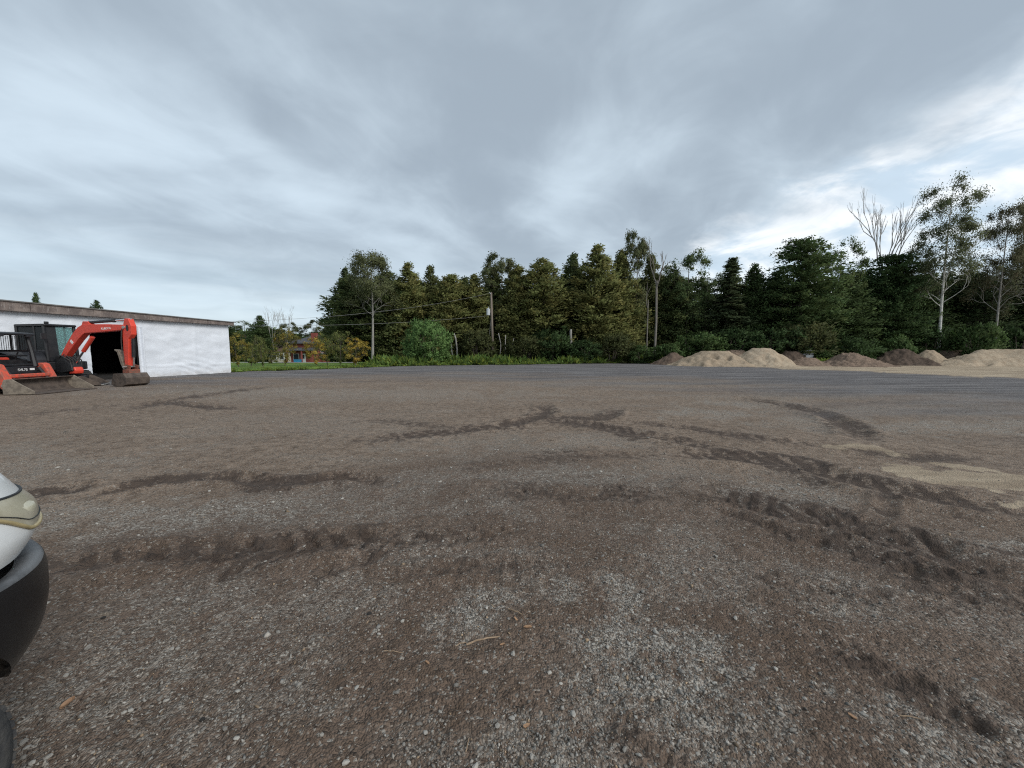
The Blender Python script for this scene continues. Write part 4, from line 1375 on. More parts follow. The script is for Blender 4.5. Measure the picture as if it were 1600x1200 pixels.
SEAM = plain('dark_panel_gap', (0.02, 0.025, 0.028), (0.03, 0.03, 0.03), 8, 0.7)
TYRE = plain('dusty_tyre_rubber', (0.030, 0.031, 0.033), (0.062, 0.060, 0.056), 14, 0.9, bump=0.5)
RIM = plain('steel_rim', (0.32, 0.32, 0.33), (0.22, 0.21, 0.20), 6, 0.5, metal=0.6)
VGL = glassm('van_glass', (0.10, 0.13, 0.14), 0.03, 0.5)
PLAN = [(0.0, 0.0), (0.2, 0.008), (0.38, 0.03), (0.52, 0.07), (0.62, 0.115), (0.70, 0.17), (0.765, 0.24), (0.81, 0.325), (0.837, 0.43), (0.848, 0.55), (0.85, 0.70)]


def _fine(P, k=3):
    out = []
    for i in range(len(P) - 1):
        p0, p1, p2, p3 = P[max(i - 1, 0)], P[i], P[i + 1], P[min(i + 2, len(P) - 1)]
        for j in range(k):
            t_ = j / k
            out.append(tuple(0.5 * (2 * p1[q] + (p2[q] - p0[q]) * t_ + (2 * p0[q] - 5 * p1[q] + 4 * p2[q] - p3[q]) * t_ ** 2 + (3 * p1[q] - p0[q] - 3 * p2[q] + p3[q]) * t_ ** 3) for q in range(len(p1))))
    out.append(P[-1])
    return out


PLAN = _fine(PLAN, 3)


def plan(yn, grow=0.0, side=1.0, upto=None):
    """right half of the nose outline at one height, nose at yn"""
    out = []
    for i, (u_, d_) in enumerate(PLAN):
        nx, ny = (0, 1) if i == 0 else (min(1, (u_ / 0.85) ** 4), max(0.0, 1 - (u_ / 0.85) ** 4))
        out.append((side * (u_ + grow * nx), yn - d_ + grow * ny))
    return out


def nose(levels, name, m, parent, thick=None, clip=None, n0=0, n1=None):
    """loft of nose outlines, both halves; levels: (z, nose y, grow)"""
    P = []
    for z, yn, g in levels:
        R = plan(yn, g)
        if n1: R = R[n0:n1]
        if clip is not None:
            R = [(x, max(y, clip)) for x, y in R]
        L = [(-x, y) for x, y in R[::-1][:-1]] if n0 == 0 else []
        P.append([(x, y, z) for x, y in L + R])
    o = MB().grid(P).build(name, m, parent, smooth=True)
    return o


YN = ([0.80, 0.835, 0.88, 0.94, 1.00, 1.05, 1.09, 1.115, 1.13], [1.40, 1.425, 1.44, 1.425, 1.39, 1.365, 1.335, 1.27, 1.18])
YG = ([0.80, 0.86, 1.00, 1.05, 1.09, 1.13], [-0.01, 0.0, 0.0, -0.008, -0.022, -0.05])
yn_ = lambda z: float(np.interp(z, *YN))
yg_ = lambda z: float(np.interp(z, *YG))


def skin(idx, z, off=0.0, s=1):
    R = plan(yn_(z), yg_(z) + off, s)
    i0 = min(int(idx), len(R) - 2); fr = idx - i0
    return (R[i0][0] + (R[i0 + 1][0] - R[i0][0]) * fr, R[i0][1] + (R[i0 + 1][1] - R[i0][1]) * fr, z)


# bumper: rounded roll with a lip on top, tucked in below
nose([(0.812, 1.395, -0.018), (0.788, 1.38, -0.045), (0.755, 1.38, -0.045)], 'bumper_recess', BUMP, van)
lipm = plain('grey_highlight_lip', (0.060, 0.063, 0.067), (0.13, 0.135, 0.14), 10, 0.5)  # lighter grey paints the highlight along the bumper's top edge
nose([(0.756, 1.39, -0.030), (0.767, 1.405, -0.012), (0.769, 1.418, 0.002), (0.763, 1.428, 0.010), (0.752, 1.432, 0.013)], 'bumper_lip', lipm, van)
bmp = nose(_fine([(0.753, 1.432, 0.013), (0.735, 1.434, 0.016), (0.70, 1.435, 0.018), (0.62, 1.432, 0.016), (0.54, 1.418, 0.006), (0.47, 1.385, -0.015), (0.435, 1.355, -0.035), (0.43, 1.30, -0.08)], 6), 'bumper', BUMP, van)
bm = bmesh.new(); bm.from_mesh(bmp.data)                        # cut the wheel arch out of the bumper's rear ends
dst = lambda q: math.hypot(q.y - 0.74, q.z - 0.31)
bad = [f for f in bm.faces if all(dst(q.co) < 0.392 for q in f.verts) or f.calc_center_median().y < 0.80]
bmesh.ops.delete(bm, geom=bad, context='FACES')
for q in bm.verts:
    r_ = dst(q.co)
    if 0.05 < r_ < 0.392:
        q.co.y = 0.74 + (q.co.y - 0.74) * 0.392 / r_
        q.co.z = 0.31 + (q.co.z - 0.31) * 0.392 / r_
bm.to_mesh(bmp.data); bm.free()
nose([(z, yn_(z), yg_(z)) for z in (0.800, 0.82, 0.84, 0.86, 0.88, 0.91, 0.94, 0.97, 1.0, 1.03, 1.05, 1.07, 1.09, 1.105, 1.118)], 'front_panel', VANW, van)
# swept back headlights wrap the corners, narrowing towards the wing
for s in (-1, 1):
    P = []
    ks = np.linspace(0, 1, 9)
    ids = np.linspace(8.0, 24.3, 27)
    for kq in ks:
        row = []
        for q in ids:
            d_ = np.interp(q, range(len(PLAN)), [pp[1] for pp in PLAN])
            zl = float(np.interp(d_, [0.05, 0.20, 0.25, 0.375, 0.46], [0.885, 0.876, 0.882, 0.988, 1.040]))
            zh = float(np.interp(d_, [0.05, 0.20, 0.30, 0.375, 0.46], [0.975, 0.995, 1.010, 1.024, 1.046]))
            z = zl + (zh - zl) * kq
            row.append(skin(q, z, 0.004 + 0.010 * math.sin(PI * kq), s))
        P.append(row)
    hl = MB().grid(P).build('headlight', LENS, van, smooth=True)
    MB().tube(P[0], 0.0065, 6).build('rim', LENS2, hl, smooth=True)
    MB().tube([(p[0] + 0.001 * s, p[1] + 0.001, p[2]) for p in P[2]], 0.0016, 6).build('moulding_line', SEAM, hl)
    MB().tube(P[-1], 0.004, 6).build('seal', SEAM, hl)
    B = []
    for a_ in np.linspace(0, 1, 7):                              # pale reflector bowl showing through the lens
        row = []
        for b_ in np.linspace(0, 1, 9):
            ia, ib = 2.6 + a_ * 4.8, 10.0 + b_ * 9.0
            i0, j0 = int(ia), int(ib)
            p_ = P[i0][j0]
            e_ = math.sin(PI * a_) * math.sin(PI * b_)
            row.append((p_[0] + s * (-0.004 + 0.007 * e_), p_[1] - 0.004 + 0.007 * e_, p_[2]))
        B.append(row)
    MB().grid(B).build('reflector', REFL, hl, smooth=True)
# bonnet
hood_lv = [(1.085, 1.325, -0.020), (1.112, 1.26, -0.030), (1.130, 1.17, -0.045), (1.148, 1.0, -0.06), (1.165, 0.72, -0.07)]
P = []
for k, (z, yn, g) in enumerate(hood_lv):
    R = plan(yn, g)[:25]
    P.append([(x, y, z + 0.012 - 0.03 * (x / 0.85) ** 2) for x, y in [(-x, y) for x, y in R[::-1][:-1]] + R])
MB().grid(P).build('bonnet', VANW, van, smooth=True)
# sides with the wheel arches cut out
prof = [(0.98, 0.805), (0.90, 0.70)]
for k in range(13):
    a = math.radians(62 + k * (175 - 62) / 12)
    prof.append((0.74 + 0.385 * math.cos(a), 0.31 + 0.385 * math.sin(a)))
prof += [(0.36, 0.27), (-1.62, 0.27)]
for k in range(11):
    a = math.radians(6 + k * 16.8)
    prof.append((-2.0 + 0.385 * math.cos(a), 0.31 + 0.385 * math.sin(a)))
prof += [(-2.42, 0.30), (-2.85, 0.34), (-2.88, 1.0), (-2.84, 1.15), (-0.2, 1.15), (0.45, 1.15), (0.72, 1.13), (0.92, 1.09)]
for s in (-1, 1):
    MB().prism(prof, s * VW - 0.01, s * VW + 0.012, 'x').build('side_panel', VANW, van, smooth=False)
    # wheel house
    MB().grid([[(s * x, 0.74 + 0.40 * math.cos(a), 0.31 + 0.40 * math.sin(a)) for x in (0.55, 0.84)] for a in np.linspace(0.8, PI - 0.1, 12)]).build('wheel_arch_liner', RUB, van)
    for yy in (0.74, -2.0):
        w = MB()
        pr = [(0.165, -0.085), (0.20, -0.105), (0.27, -0.108), (0.305, -0.09), (0.312, 0.0), (0.305, 0.09), (0.27, 0.108), (0.20, 0.105), (0.165, 0.085)]
        R_ = [[(s * (VW - 0.10) + o_, yy + r_ * math.cos(a), 0.312 + r_ * math.sin(a)) for (r_, o_) in pr] for a in np.linspace(0, 2 * PI, 48, endpoint=False)]
        R_.append(R_[0])
        wheel = w.grid(R_).build('wheel', TYRE, van, smooth=True)
        tr = MB()
        for k in range(60):
            a = 2 * PI * k / 60
            for o_ in (-0.06, 0.06):
                tr.box((s * (VW - 0.10) + o_, yy + 0.309 * math.cos(a), 0.312 + 0.309 * math.sin(a)), (0.055, 0.012, 0.02), Matrix.Rotation(a, 3, 'X'))
        td = tr.build('tread', TYRE, wheel); td['kind'] = 'stuff'
        MB().tube([(s * (VW - 0.16), yy, 0.312), (s * (VW - 0.02), yy, 0.312)], [0.17, 0.15], 24).build('rim', RIM, wheel)
# cab and cargo body above the belt line
gh = [(0.66, 1.15), (-0.18, 1.72), (-0.40, 1.80), (-2.70, 1.80), (-2.82, 1.68), (-2.85, 1.16)]
MB().prism([(y, z) for y, z in gh], -0.80, 0.80, 'x').build('upper_body', VANW, van, bevel=0.05)
MB().add([(-0.70, 0.575, 1.19), (0.70, 0.575, 1.19), (0.66, -0.14, 1.71), (-0.66, -0.14, 1.71)], [(0, 1, 2, 3)]).build('windscreen', VGL, van)
for s in (-1, 1):
    MB().prism([(0.34, 1.20), (-0.12, 1.62), (-0.75, 1.62), (-0.75, 1.20)], s * 0.803 - 0.004, s * 0.803 + 0.004, 'x').build('side_window', VGL, van)
    MB().box((s * 0.93, 0.22, 1.20), (0.12, 0.09, 0.20)).build('wing_mirror', BUMP, van, bevel=0.03)
    MB().box((s * 0.866, -0.70, 1.02), (0.02, 0.18, 0.04)).build('door_handle', BUMP, van, bevel=0.008)
MB().box((0, -0.8, 0.34), (1.5, 3.6, 0.2)).build('underbody', RUB, van)
MB().box((0, -2.9, 0.55), (1.66, 0.14, 0.25)).build('rear_bumper', BUMP, van, bevel=0.04)

# ------------------------------------------------------------------ utility poles and wires
POLEM = plain('grey_pole_wood', (0.20, 0.165, 0.130), (0.13, 0.105, 0.085), 3, 0.9, stretch=(6, 6, 0.4), bump=0.4)
WIREM = plain('wire_aluminium', (0.17, 0.17, 0.165), (0.22, 0.22, 0.215), 2, 0.6)
CER = plain('pale_grey_enamel', (0.50, 0.53, 0.55), (0.42, 0.45, 0.47), 4, 0.4)
p1 = at(768, 565, 46.0); p1.z = 0
ptop = at(767, 457, 46.0).z
pole = empty('utility_pole', p1)
tag(pole, 'wooden utility pole with a pale grey transformer can, in front of the cedars', 'utility pole')
MB().tube([(0.18, 0, 0), (0.09, 0, ptop * 0.5), (0, 0, ptop)], [0.17, 0.14, 0.11], 12).build('post', POLEM, pole, smooth=True)
zt_ = at(764, 487, 46.0).z
can = MB().tube([(-0.36, -0.05, zt_ - 0.40), (-0.36, -0.05, zt_ + 0.30)], 0.22, 16).build('transformer', CER, pole, smooth=False)
MB().tube([(-0.36, -0.05, zt_ + 0.30), (-0.36, -0.05, zt_ + 0.38)], [0.20, 0.08], 16).build('lid', CER, can)
MB().tube([(-0.30, -0.05, zt_ + 0.36), (-0.30, -0.05, zt_ + 0.58)], 0.035, 8).build('bushing', CER, can)
MB().box((-0.13, 0, zt_), (0.12, 0.08, 0.3)).build('bracket', POLEM, pole)
MB().tube([(-0.05, -0.1, ptop - 0.2), (-0.2, -0.2, ptop)], 0.03, 6).build('insulator', CER, pole)
MB().tube([(0.05, 0, ptop - 2.2), (-0.55, -0.3, 0.1)], 0.015, 5).build('guy_wire', WIREM, pole)

def wire(a, b, sag, r, label):
    pts = [Vector(a).lerp(Vector(b), k / 24) + Vector((0, 0, -sag * 4 * (k / 24) * (1 - k / 24))) for k in range(25)]
    tag(MB().tube(pts, r, 5).build('power_line', WIREM), label, 'cable')


SH = shed.matrix_basis @ Vector((-0.3, 8.0, 3.40))
wire(p1 + Vector((0, 0, ptop - 0.06)), SH, 0.9, 0.011, 'upper power line slanting down left from the pole top')
wire(p1 + Vector((-0.1, 0, zt_ - 0.45)), SH + Vector((0, 0, -0.12)), 0.5, 0.011, 'lower power line slanting left from below the transformer')

# ------------------------------------------------------------------ houses beyond the lawn
BRICK = NT('red_brick')
bt = BRICK.n('ShaderNodeTexBrick')
bt.inputs['Scale'].default_value = 3.2
bt.inputs['Color1'].default_value = (0.25, 0.045, 0.034, 1)
bt.inputs['Color2'].default_value = (0.185, 0.036, 0.030, 1)
bt.inputs['Mortar'].default_value = (0.20, 0.10, 0.08, 1)
mp = BRICK.n('ShaderNodeMapping'); mp.inputs['Rotation'].default_value = (PI / 2, 0, 0)
BRICK.l(BRICK.co, mp.inputs[0]); BRICK.l(mp.outputs[0], bt.inputs['Vector'])
BRK = BRICK.fin(bt.outputs['Color'], 0.9)
SHING = plain('dark_shingle', (0.070, 0.072, 0.082), (0.048, 0.050, 0.056), 2, 0.9, stretch=(1, 1, 8), bump=0.5)
TRIM = plain('white_trim', (0.70, 0.70, 0.69), (0.6, 0.6, 0.58), 3, 0.6)
WGL = glassm('house_glass', (0.05, 0.06, 0.07), 0.05, 0.2)
HY = 80.0
hl_ = at(455, 565, HY); hr_ = at(522, 565, HY)
hz = -1.25
house = empty('brick_house', ((hl_.x + hr_.x) / 2, HY, hz))
tag(house, 'red brick two storey house with dark hip roof and chimney behind young trees', 'house')
hw = (hr_.x - hl_.x) / 2
HT = at(480, 535.5, HY).z - hz
MB().box((0, 3.2, HT / 2), (hw * 2, 6.4, HT)).build('wall', BRK, house)
ap = at(490, 524, HY).z - hz
e = 0.55
rfm = MB().add([(-hw - e, -e, HT - 0.05), (hw + e, -e, HT - 0.05), (hw + e, 6.4 + e, HT - 0.05), (-hw - e, 6.4 + e, HT - 0.05), (-hw * 0.25, 3.2, ap + 0.15), (hw * 0.45, 3.2, ap + 0.15)],
               [(0, 1, 5, 4), (1, 2, 5), (2, 3, 4, 5), (3, 0, 4), (3, 2, 1, 0)]).build('roof', SHING, house)
MB().box((0, -e - 0.02, HT - 0.12), (hw * 2 + 2 * e, 0.05, 0.2)).build('gutter', SHING, rfm)
ch = at(489, 522, HY)
MB().box((ch.x - house.location.x, 0.6, (HT + ch.z - hz) / 2), (1.05, 0.9, ch.z - hz - HT + 0.5)).build('chimney', BRK, rfm)
pz = at(470, 545, HY - 1.5).z - hz
MB().add([(-hw - 0.4, -1.8, pz - 0.25), (hw * 0.25, -1.8, pz - 0.25), (hw * 0.2, -0.01, pz + 0.3), (-hw - 0.3, -0.01, pz + 0.3), (-hw - 0.4, -1.8, pz - 0.4), (hw * 0.25, -1.8, pz - 0.4), (hw * 0.2, -0.01, pz - 0.4), (-hw - 0.3, -0.01, pz - 0.4)],
         [(0, 1, 2, 3), (4, 7, 6, 5), (0, 4, 5, 1), (1, 5, 6, 2), (0, 3, 7, 4)]).build('porch_roof', SHING, house)
for x in (-hw + 0.1, -hw * 0.3, hw * 0.18):
    MB().box((x, -1.6, (pz - 0.4) / 2), (0.22, 0.22, pz - 0.4)).build('porch_post', BRK, house)
d = MB().box((-hw * 0.42, -0.05, 1.05), (1.0, 0.08, 2.1)).build('door', TRIM, house)
MB().box((-hw * 0.42, -0.10, 1.45), (0.5, 0.03, 0.8)).build('pane', WGL, d)
for (x, z, w, h) in ((-hw * 0.75, 1.4, 1.0, 1.2), (hw * 0.6, 1.5, 1.6, 1.3), (hw * 0.55, HT - 1.3, 1.2, 1.2)):
    wd = MB().box((x, -0.03, z), (w + 0.16, 0.06, h + 0.16)).build('window', TRIM, house)
    MB().box((x, -0.07, z), (w, 0.04, h)).build('pane', WGL, wd)
bn = at(466, 567, HY - 2.2)
BLUEM = plain('blue_plastic', (0.03, 0.22, 0.38), (0.02, 0.16, 0.30), 3, 0.5)
bin_ = empty('blue_bin', (bn.x, HY - 2.4, hz))
MB().prism([(-0.55, 0.0), (0.55, 0.0), (0.62, 0.85), (-0.62, 0.85)], -0.4, 0.4).build('tub', BLUEM, bin_, bevel=0.04)
MB().box((0, 0, 0.9), (1.34, 0.9, 0.09)).build('lid', BLUEM, bin_, bevel=0.03)
tag(bin_, 'blue bin on the porch of the red brick house', 'bin')
cy_ = 88.0
cl_, cr_ = at(420, 565, cy_), at(447, 565, cy_)
cot = empty('cream_cottage', ((cl_.x + cr_.x) / 2, cy_, hz))
tag(cot, 'small cream cottage glimpsed left of the red brick house', 'house')
cw = (cr_.x - cl_.x) / 2
CREAM = plain('cream_siding', (0.52, 0.47, 0.38), (0.44, 0.40, 0.33), 2, 0.8)
RT = plain('brown_shingle', (0.14, 0.085, 0.065), (0.10, 0.065, 0.05), 2, 0.9)
ctop = at(433, 549, cy_).z - hz
MB().box((0, 2.5, ctop / 2), (2 * cw, 5, ctop)).build('wall', CREAM, cot)
MB().add([(-cw - .4, -.5, ctop), (cw + .4, -.5, ctop), (cw + .4, 5.5, ctop), (-cw - .4, 5.5, ctop), (-cw - .4, 2.5, ctop + 1.2), (cw + .4, 2.5, ctop + 1.2)],
         [(0, 1, 5, 4), (2, 3, 4, 5), (3, 0, 4), (1, 2, 5), (3, 2, 1, 0)]).build('roof', RT, cot)
for x in (-0.6, 1.1):
    wd = MB().box((x, -0.03, ctop * 0.55), (1.1, 0.06, 1.5)).build('window', TRIM, cot)
    MB().box((x, -0.07, ctop * 0.55), (0.8, 0.04, 1.25)).build('pane', WGL, wd)

# ------------------------------------------------------------------ litter on the lot
STK = plain('dry_stick', (0.32, 0.23, 0.15), (0.22, 0.155, 0.10), 40, 0.85, bump=0.3)
CHIP = plain('orange_wood_chip', (0.34, 0.20, 0.11), (0.24, 0.14, 0.08), 60, 0.85)
LEAFD = plain('dry_brown_leaf', (0.28, 0.17, 0.10), (0.19, 0.11, 0.065), 40, 0.8)
CLOD = plain('black_soil_clod', (0.018, 0.015, 0.013), (0.030, 0.025, 0.021), 40, 0.95, bump=0.5)


def on_ground(px, py):
    g = gp(px, py)
    g.z = float(ground_z(g.x, g.y)[0])
    return g


def stick(a, b, r, label):
    A, B = on_ground(*a), on_ground(*b)
    pts = []
    for k in range(7):
        p = A.lerp(B, k / 6)
        p += Vector((random.uniform(-1, 1), random.uniform(-1, 1), 0)) * r * 0.9 + Vector((0, 0, r * 1.1 + 0.002 + 0.004 * math.sin(k / 6 * PI)))
        pts.append(p - A)
    o = MB().tube(pts, [r * (1 - 0.35 * k / 6) for k in range(7)], 7).build('stick', STK, loc=A)
    tag(o, label, 'stick')


stick((728, 1008), (780, 998), 0.0050, 'longest dry stick lying in front of the pale gravel patch')
stick((712, 1013), (728, 1003), 0.0025, 'short bent twig touching the left end of the longest stick')
stick((795, 957), (815, 967), 0.0040, 'short orange stick beside the wood chips')
stick((728, 1177), (733, 1153), 0.0022, 'thin pale twig near the bottom edge')
stick((600, 1021), (630, 1021), 0.0022, 'thin grey twig left of the longest stick')
stick((1405, 1062 + 60), (1440, 1130), 0.0030, 'thin dry twig in the gravel at lower right')
for i, (px, py, s, lab) in enumerate([(825, 985, 0.016, 'orange wood chip right of the longest stick'), (806, 972, 0.012, 'wood chip at the tip of the short orange stick'),
                                      (822, 1132, 0.013, 'orange brown chip at the bottom centre'), (668, 1038, 0.012, 'brown chip left of the bare grey patch'),
                                      (785, 1010, 0.010, 'tiny chip just right of the longest stick'), (1332, 1124, 0.013, 'pale wood chip in the lower right gravel')]):
    g = on_ground(px, py)
    m = MB()
    n = 6
    pts = [(s * 1.6 * math.cos(2 * PI * k / n) * random.uniform(.7, 1.1), s * 0.6 * math.sin(2 * PI * k / n) * random.uniform(.7, 1.1)) for k in range(n)]
    m.prism(pts, 0, s * 0.3, 'z')
    o = m.build('wood_chip', CHIP, loc=g + Vector((0, 0, 0.003)))
    o.rotation_euler = (random.uniform(-.2, .2), random.uniform(-.3, .3), random.uniform(0, 3))
    tag(o, lab, 'wood chip')
g = on_ground(106, 1104)
R_ = [[(0.022 * u_, 0.013 * v_ * math.sqrt(max(0.02, 1 - u_ * u_)), 0.006 + 0.012 * v_ * v_ + 0.006 * u_) for v_ in (-1, -.4, .4, 1)] for u_ in np.linspace(-1, 1, 7)]
o = MB().grid(R_).build('dead_leaf', LEAFD, loc=g)
o.rotation_euler = (0, 0, 1.1)
so = o.modifiers.new('thick', 'SOLIDIFY'); so.thickness = 0.001
tag(o, 'curled brown dead leaf on the gravel right of the van wheel', 'leaf')
for px, py, s, lab in [(577, 963, 0.016, 'black soil clod left of the pale gravel patch'), (316, 1123, 0.012, 'black soil clod in the lower left gravel'), (162, 970, 0.014, 'dark clod beside the van bumper')]:
    g = on_ground(px, py)
    o = link('soil_clod', stone_meshes[2].copy(), None)
    o.data.materials.clear(); o.data.materials.append(CLOD)
    o.location = g + Vector((0, 0, s * 0.3)); o.scale = (s, s, s)
    tag(o, lab, 'clod')
# ------------------------------------------------------------------ trees
BARK = plain('grey_brown_bark', (0.120, 0.098, 0.078), (0.070, 0.057, 0.046), 3, 0.95, stretch=(5, 5, 0.6), bump=0.6)
BARKG = plain('pale_grey_bark', (0.30, 0.285, 0.26), (0.20, 0.19, 0.172), 3, 0.9, stretch=(3, 3, 0.8), bump=0.3)
t = NT('white_birch_bark')
c = t.mix(t.rng(t.noise(2.2, 5, 0.7, stretch=(1, 1, 4)), 0.55, 0.68), (0.62, 0.61, 0.57), (0.10, 0.09, 0.085))
BIRCH = t.fin(c, 0.85)
BARKM = plain('mid_grey_bark', (0.21, 0.19, 0.165), (0.14, 0.125, 0.108), 3, 0.9, stretch=(3, 3, 0.8), bump=0.3)
DEAD = plain('bleached_dead_wood', (0.34, 0.325, 0.30), (0.24, 0.225, 0.205), 2, 0.9)

OLIVE, BRONZE = (0.165, 0.188, 0.066), (0.222, 0.205, 0.070)
DKGREEN, MIDGREEN = (0.072, 0.108, 0.042), (0.105, 0.155, 0.054)


def clump_leaves(C, R, n, L, wid, base, rg, up=0.3, tint=None, spread=0.18, outward=None, flat=1.0):
    """leaves through clump volumes; C centres (K,3), R radii (K,3)"""
    K_ = len(C)
    k = rg.integers(0, K_, n)
    d = rand_dirs(n, rg)
    rad = np.minimum(np.abs(rg.normal(0, 0.72, n)), rg.uniform(0.9, 1.35, n))
    P = C[k] + d * rad[:, None] * R[k]
    D = rand_dirs(n, rg, up=up, flat=flat)
    if outward is not None:
        D = unit(D * 0.8 + outward[k] * 0.9)
    W = unit(np.cross(D, rand_dirs(n, rg)))
    kb = rg.uniform(1 - spread * 1.6, 1 + spread * 1.6, (K_, 1))
    base_k = np.array(base)[None] * kb
    if tint is not None:
        f = rg.uniform(0, 1, (K_, 1)) ** 1.6
        base_k = base_k * (1 - f) + np.array(tint)[None] * f
    col = base_k[k] * rg.uniform(0.75, 1.3, (n, 1))
    ln = L * rg.uniform(0.6, 1.35, n)
    ax = P.copy(); ax[:, 2] = 0
    N_ = unit(unit(ax) * 0.55 + unit(P - C[k]) * 0.5 + np.array([0, 0, 0.35]) + rand_dirs(n, rg) * 0.45)
    flip = np.einsum('ij,ij->i', np.cross(D, W), N_) > 0       # leaf faces turned to look outwards
    W[flip] *= -1
    V, Fc, cl = kites(P - D * ln[:, None] * 0.5, D, W, ln, wid * rg.uniform(0.6, 1.3, n), col)
    return V, Fc, cl, np.repeat(N_, 4, 0)


def limb_tree(m, p0, p1, r0, depth, rg, tips, spread=0.55, ratio=0.68, wob=0.06, up=0.15, kids=(2, 3), minr=0.012):
    p0, p1 = Vector(p0), Vector(p1)
    L = (p1 - p0).length
    mid = p0.lerp(p1, 0.5) + Vector(rg.normal(size=3)) * L * wob
    m.tube([p0, mid, p1], [r0, r0 * 0.82, r0 * 0.64], 6 if r0 > 0.05 else 4, cap=False)
    if depth == 0:
        tips.append((p1, (p1 - mid).normalized()))
        return
    d = (p1 - mid).normalized()
    for k in range(int(rg.integers(kids[0], kids[1] + 1))):
        v_ = Vector(rg.normal(size=3))
        nd = (d + v_.normalized() * spread + Vector((0, 0, up))).normalized()
        st = mid.lerp(p1, rg.uniform(0.3, 1.0)) if k else p1
        limb_tree(m, st, st + nd * L * ratio * rg.uniform(0.8, 1.15), max(minr, r0 * 0.6), depth - 1, rg, tips, spread, ratio, wob, up, kids, minr)


def make_cedar(seed, H=14.0, W=4.6, base=OLIVE, tint=BRONZE, n=34000, shape='cedar', skirt=0.03):
    rg = np.random.default_rng(seed)
    nb = {'cedar': 210, 'spruce': 170}.get(shape, 340)
    C, R, O = [], [], []
    leanx, leany = rg.uniform(-.3, .3, 2)
    tw = rg.uniform(0, 6.28)
    for i in range(nb):
        tq = skirt + (0.985 - skirt) * (i + rg.uniform(0, 1)) / nb
        az = rg.uniform(0, 2 * PI)
        if shape == 'cedar':
            pr = min(1, 0.78 + tq * 1.0) * max(0.02, 1 - tq ** 3.2) ** 0.75
            pr *= 0.86 + 0.30 * vnoise(az * 1.1 + seed, tq * 5, seed)
            if seed % 2:
                pr *= 1 - 0.55 * max(0, tq - 0.6) / 0.4
        elif shape == 'spruce':
            pr = (1 - tq) ** 0.88 * (0.72 + 0.45 * (math.sin(tq * 40 + az * 0.7) * 0.5 + 0.5))
        else:   # rounded
            pr = math.sqrt(max(0.02, 1 - ((tq - 0.42) / 0.60) ** 2)) * (0.75 + 0.4 * vnoise(az * 1.3 + seed, tq * 4, seed))
        Lr = W / 2 * pr * rg.uniform(0.72, 1.12)
        nk = 1 + int(Lr / 0.55)
        for k in range(nk):
            f = (k + 0.7) / nk
            droop = -0.10 * Lr * f if shape == 'cedar' else (-0.28 * Lr * f if shape == 'spruce' else 0.0)
            lift = 0.30 * f * f if shape == 'cedar' else 0.0
            C.append((math.cos(az) * Lr * f + leanx * tq, math.sin(az) * Lr * f + leany * tq, tq * H + droop + lift))
            s_ = rg.uniform(0.34, 0.62) * (0.6 + 0.5 * pr)
            R.append((s_, s_, s_ * (1.15 if shape == 'cedar' else 0.45 if shape == 'spruce' else 0.8)))
            O.append((math.cos(az), math.sin(az), 0.5 if shape == 'cedar' else -0.25 if shape == 'spruce' else 0.2))
    C, R, O = np.array(C), np.array(R), np.array(O)
    V, Fc, cl, nn_ = clump_leaves(C, R, n, 0.26, 0.125, base, rg, up=0.35 if shape != 'spruce' else -0.1, tint=tint, outward=O, spread=0.14)
    crown = np_mesh('crown', V, Fc, cols=cl, normals=nn_)
    crown.materials.append(LEAF)
    m = MB()
    m.tube([(0, 0, -0.3), (leanx * 0.4, leany * 0.4, H * 0.4), (leanx, leany, H * 0.93)], [0.24, 0.16, 0.03], 8, cap=False)
    for i in range(26):
        tq = rg.uniform(0.05, 0.8); az = rg.uniform(0, 2 * PI); Lr = W * 0.36 * (1 - tq * 0.8)
        z = tq * H
        m.tube([(leanx * tq, leany * tq, z), (math.cos(az) * Lr, math.sin(az) * Lr, z + 0.1 * Lr)], [0.05, 0.012], 4, cap=False)
    trunk = m.mesh('trunk', True)
    trunk.materials.append(BARK)
    return trunk, crown, H, W


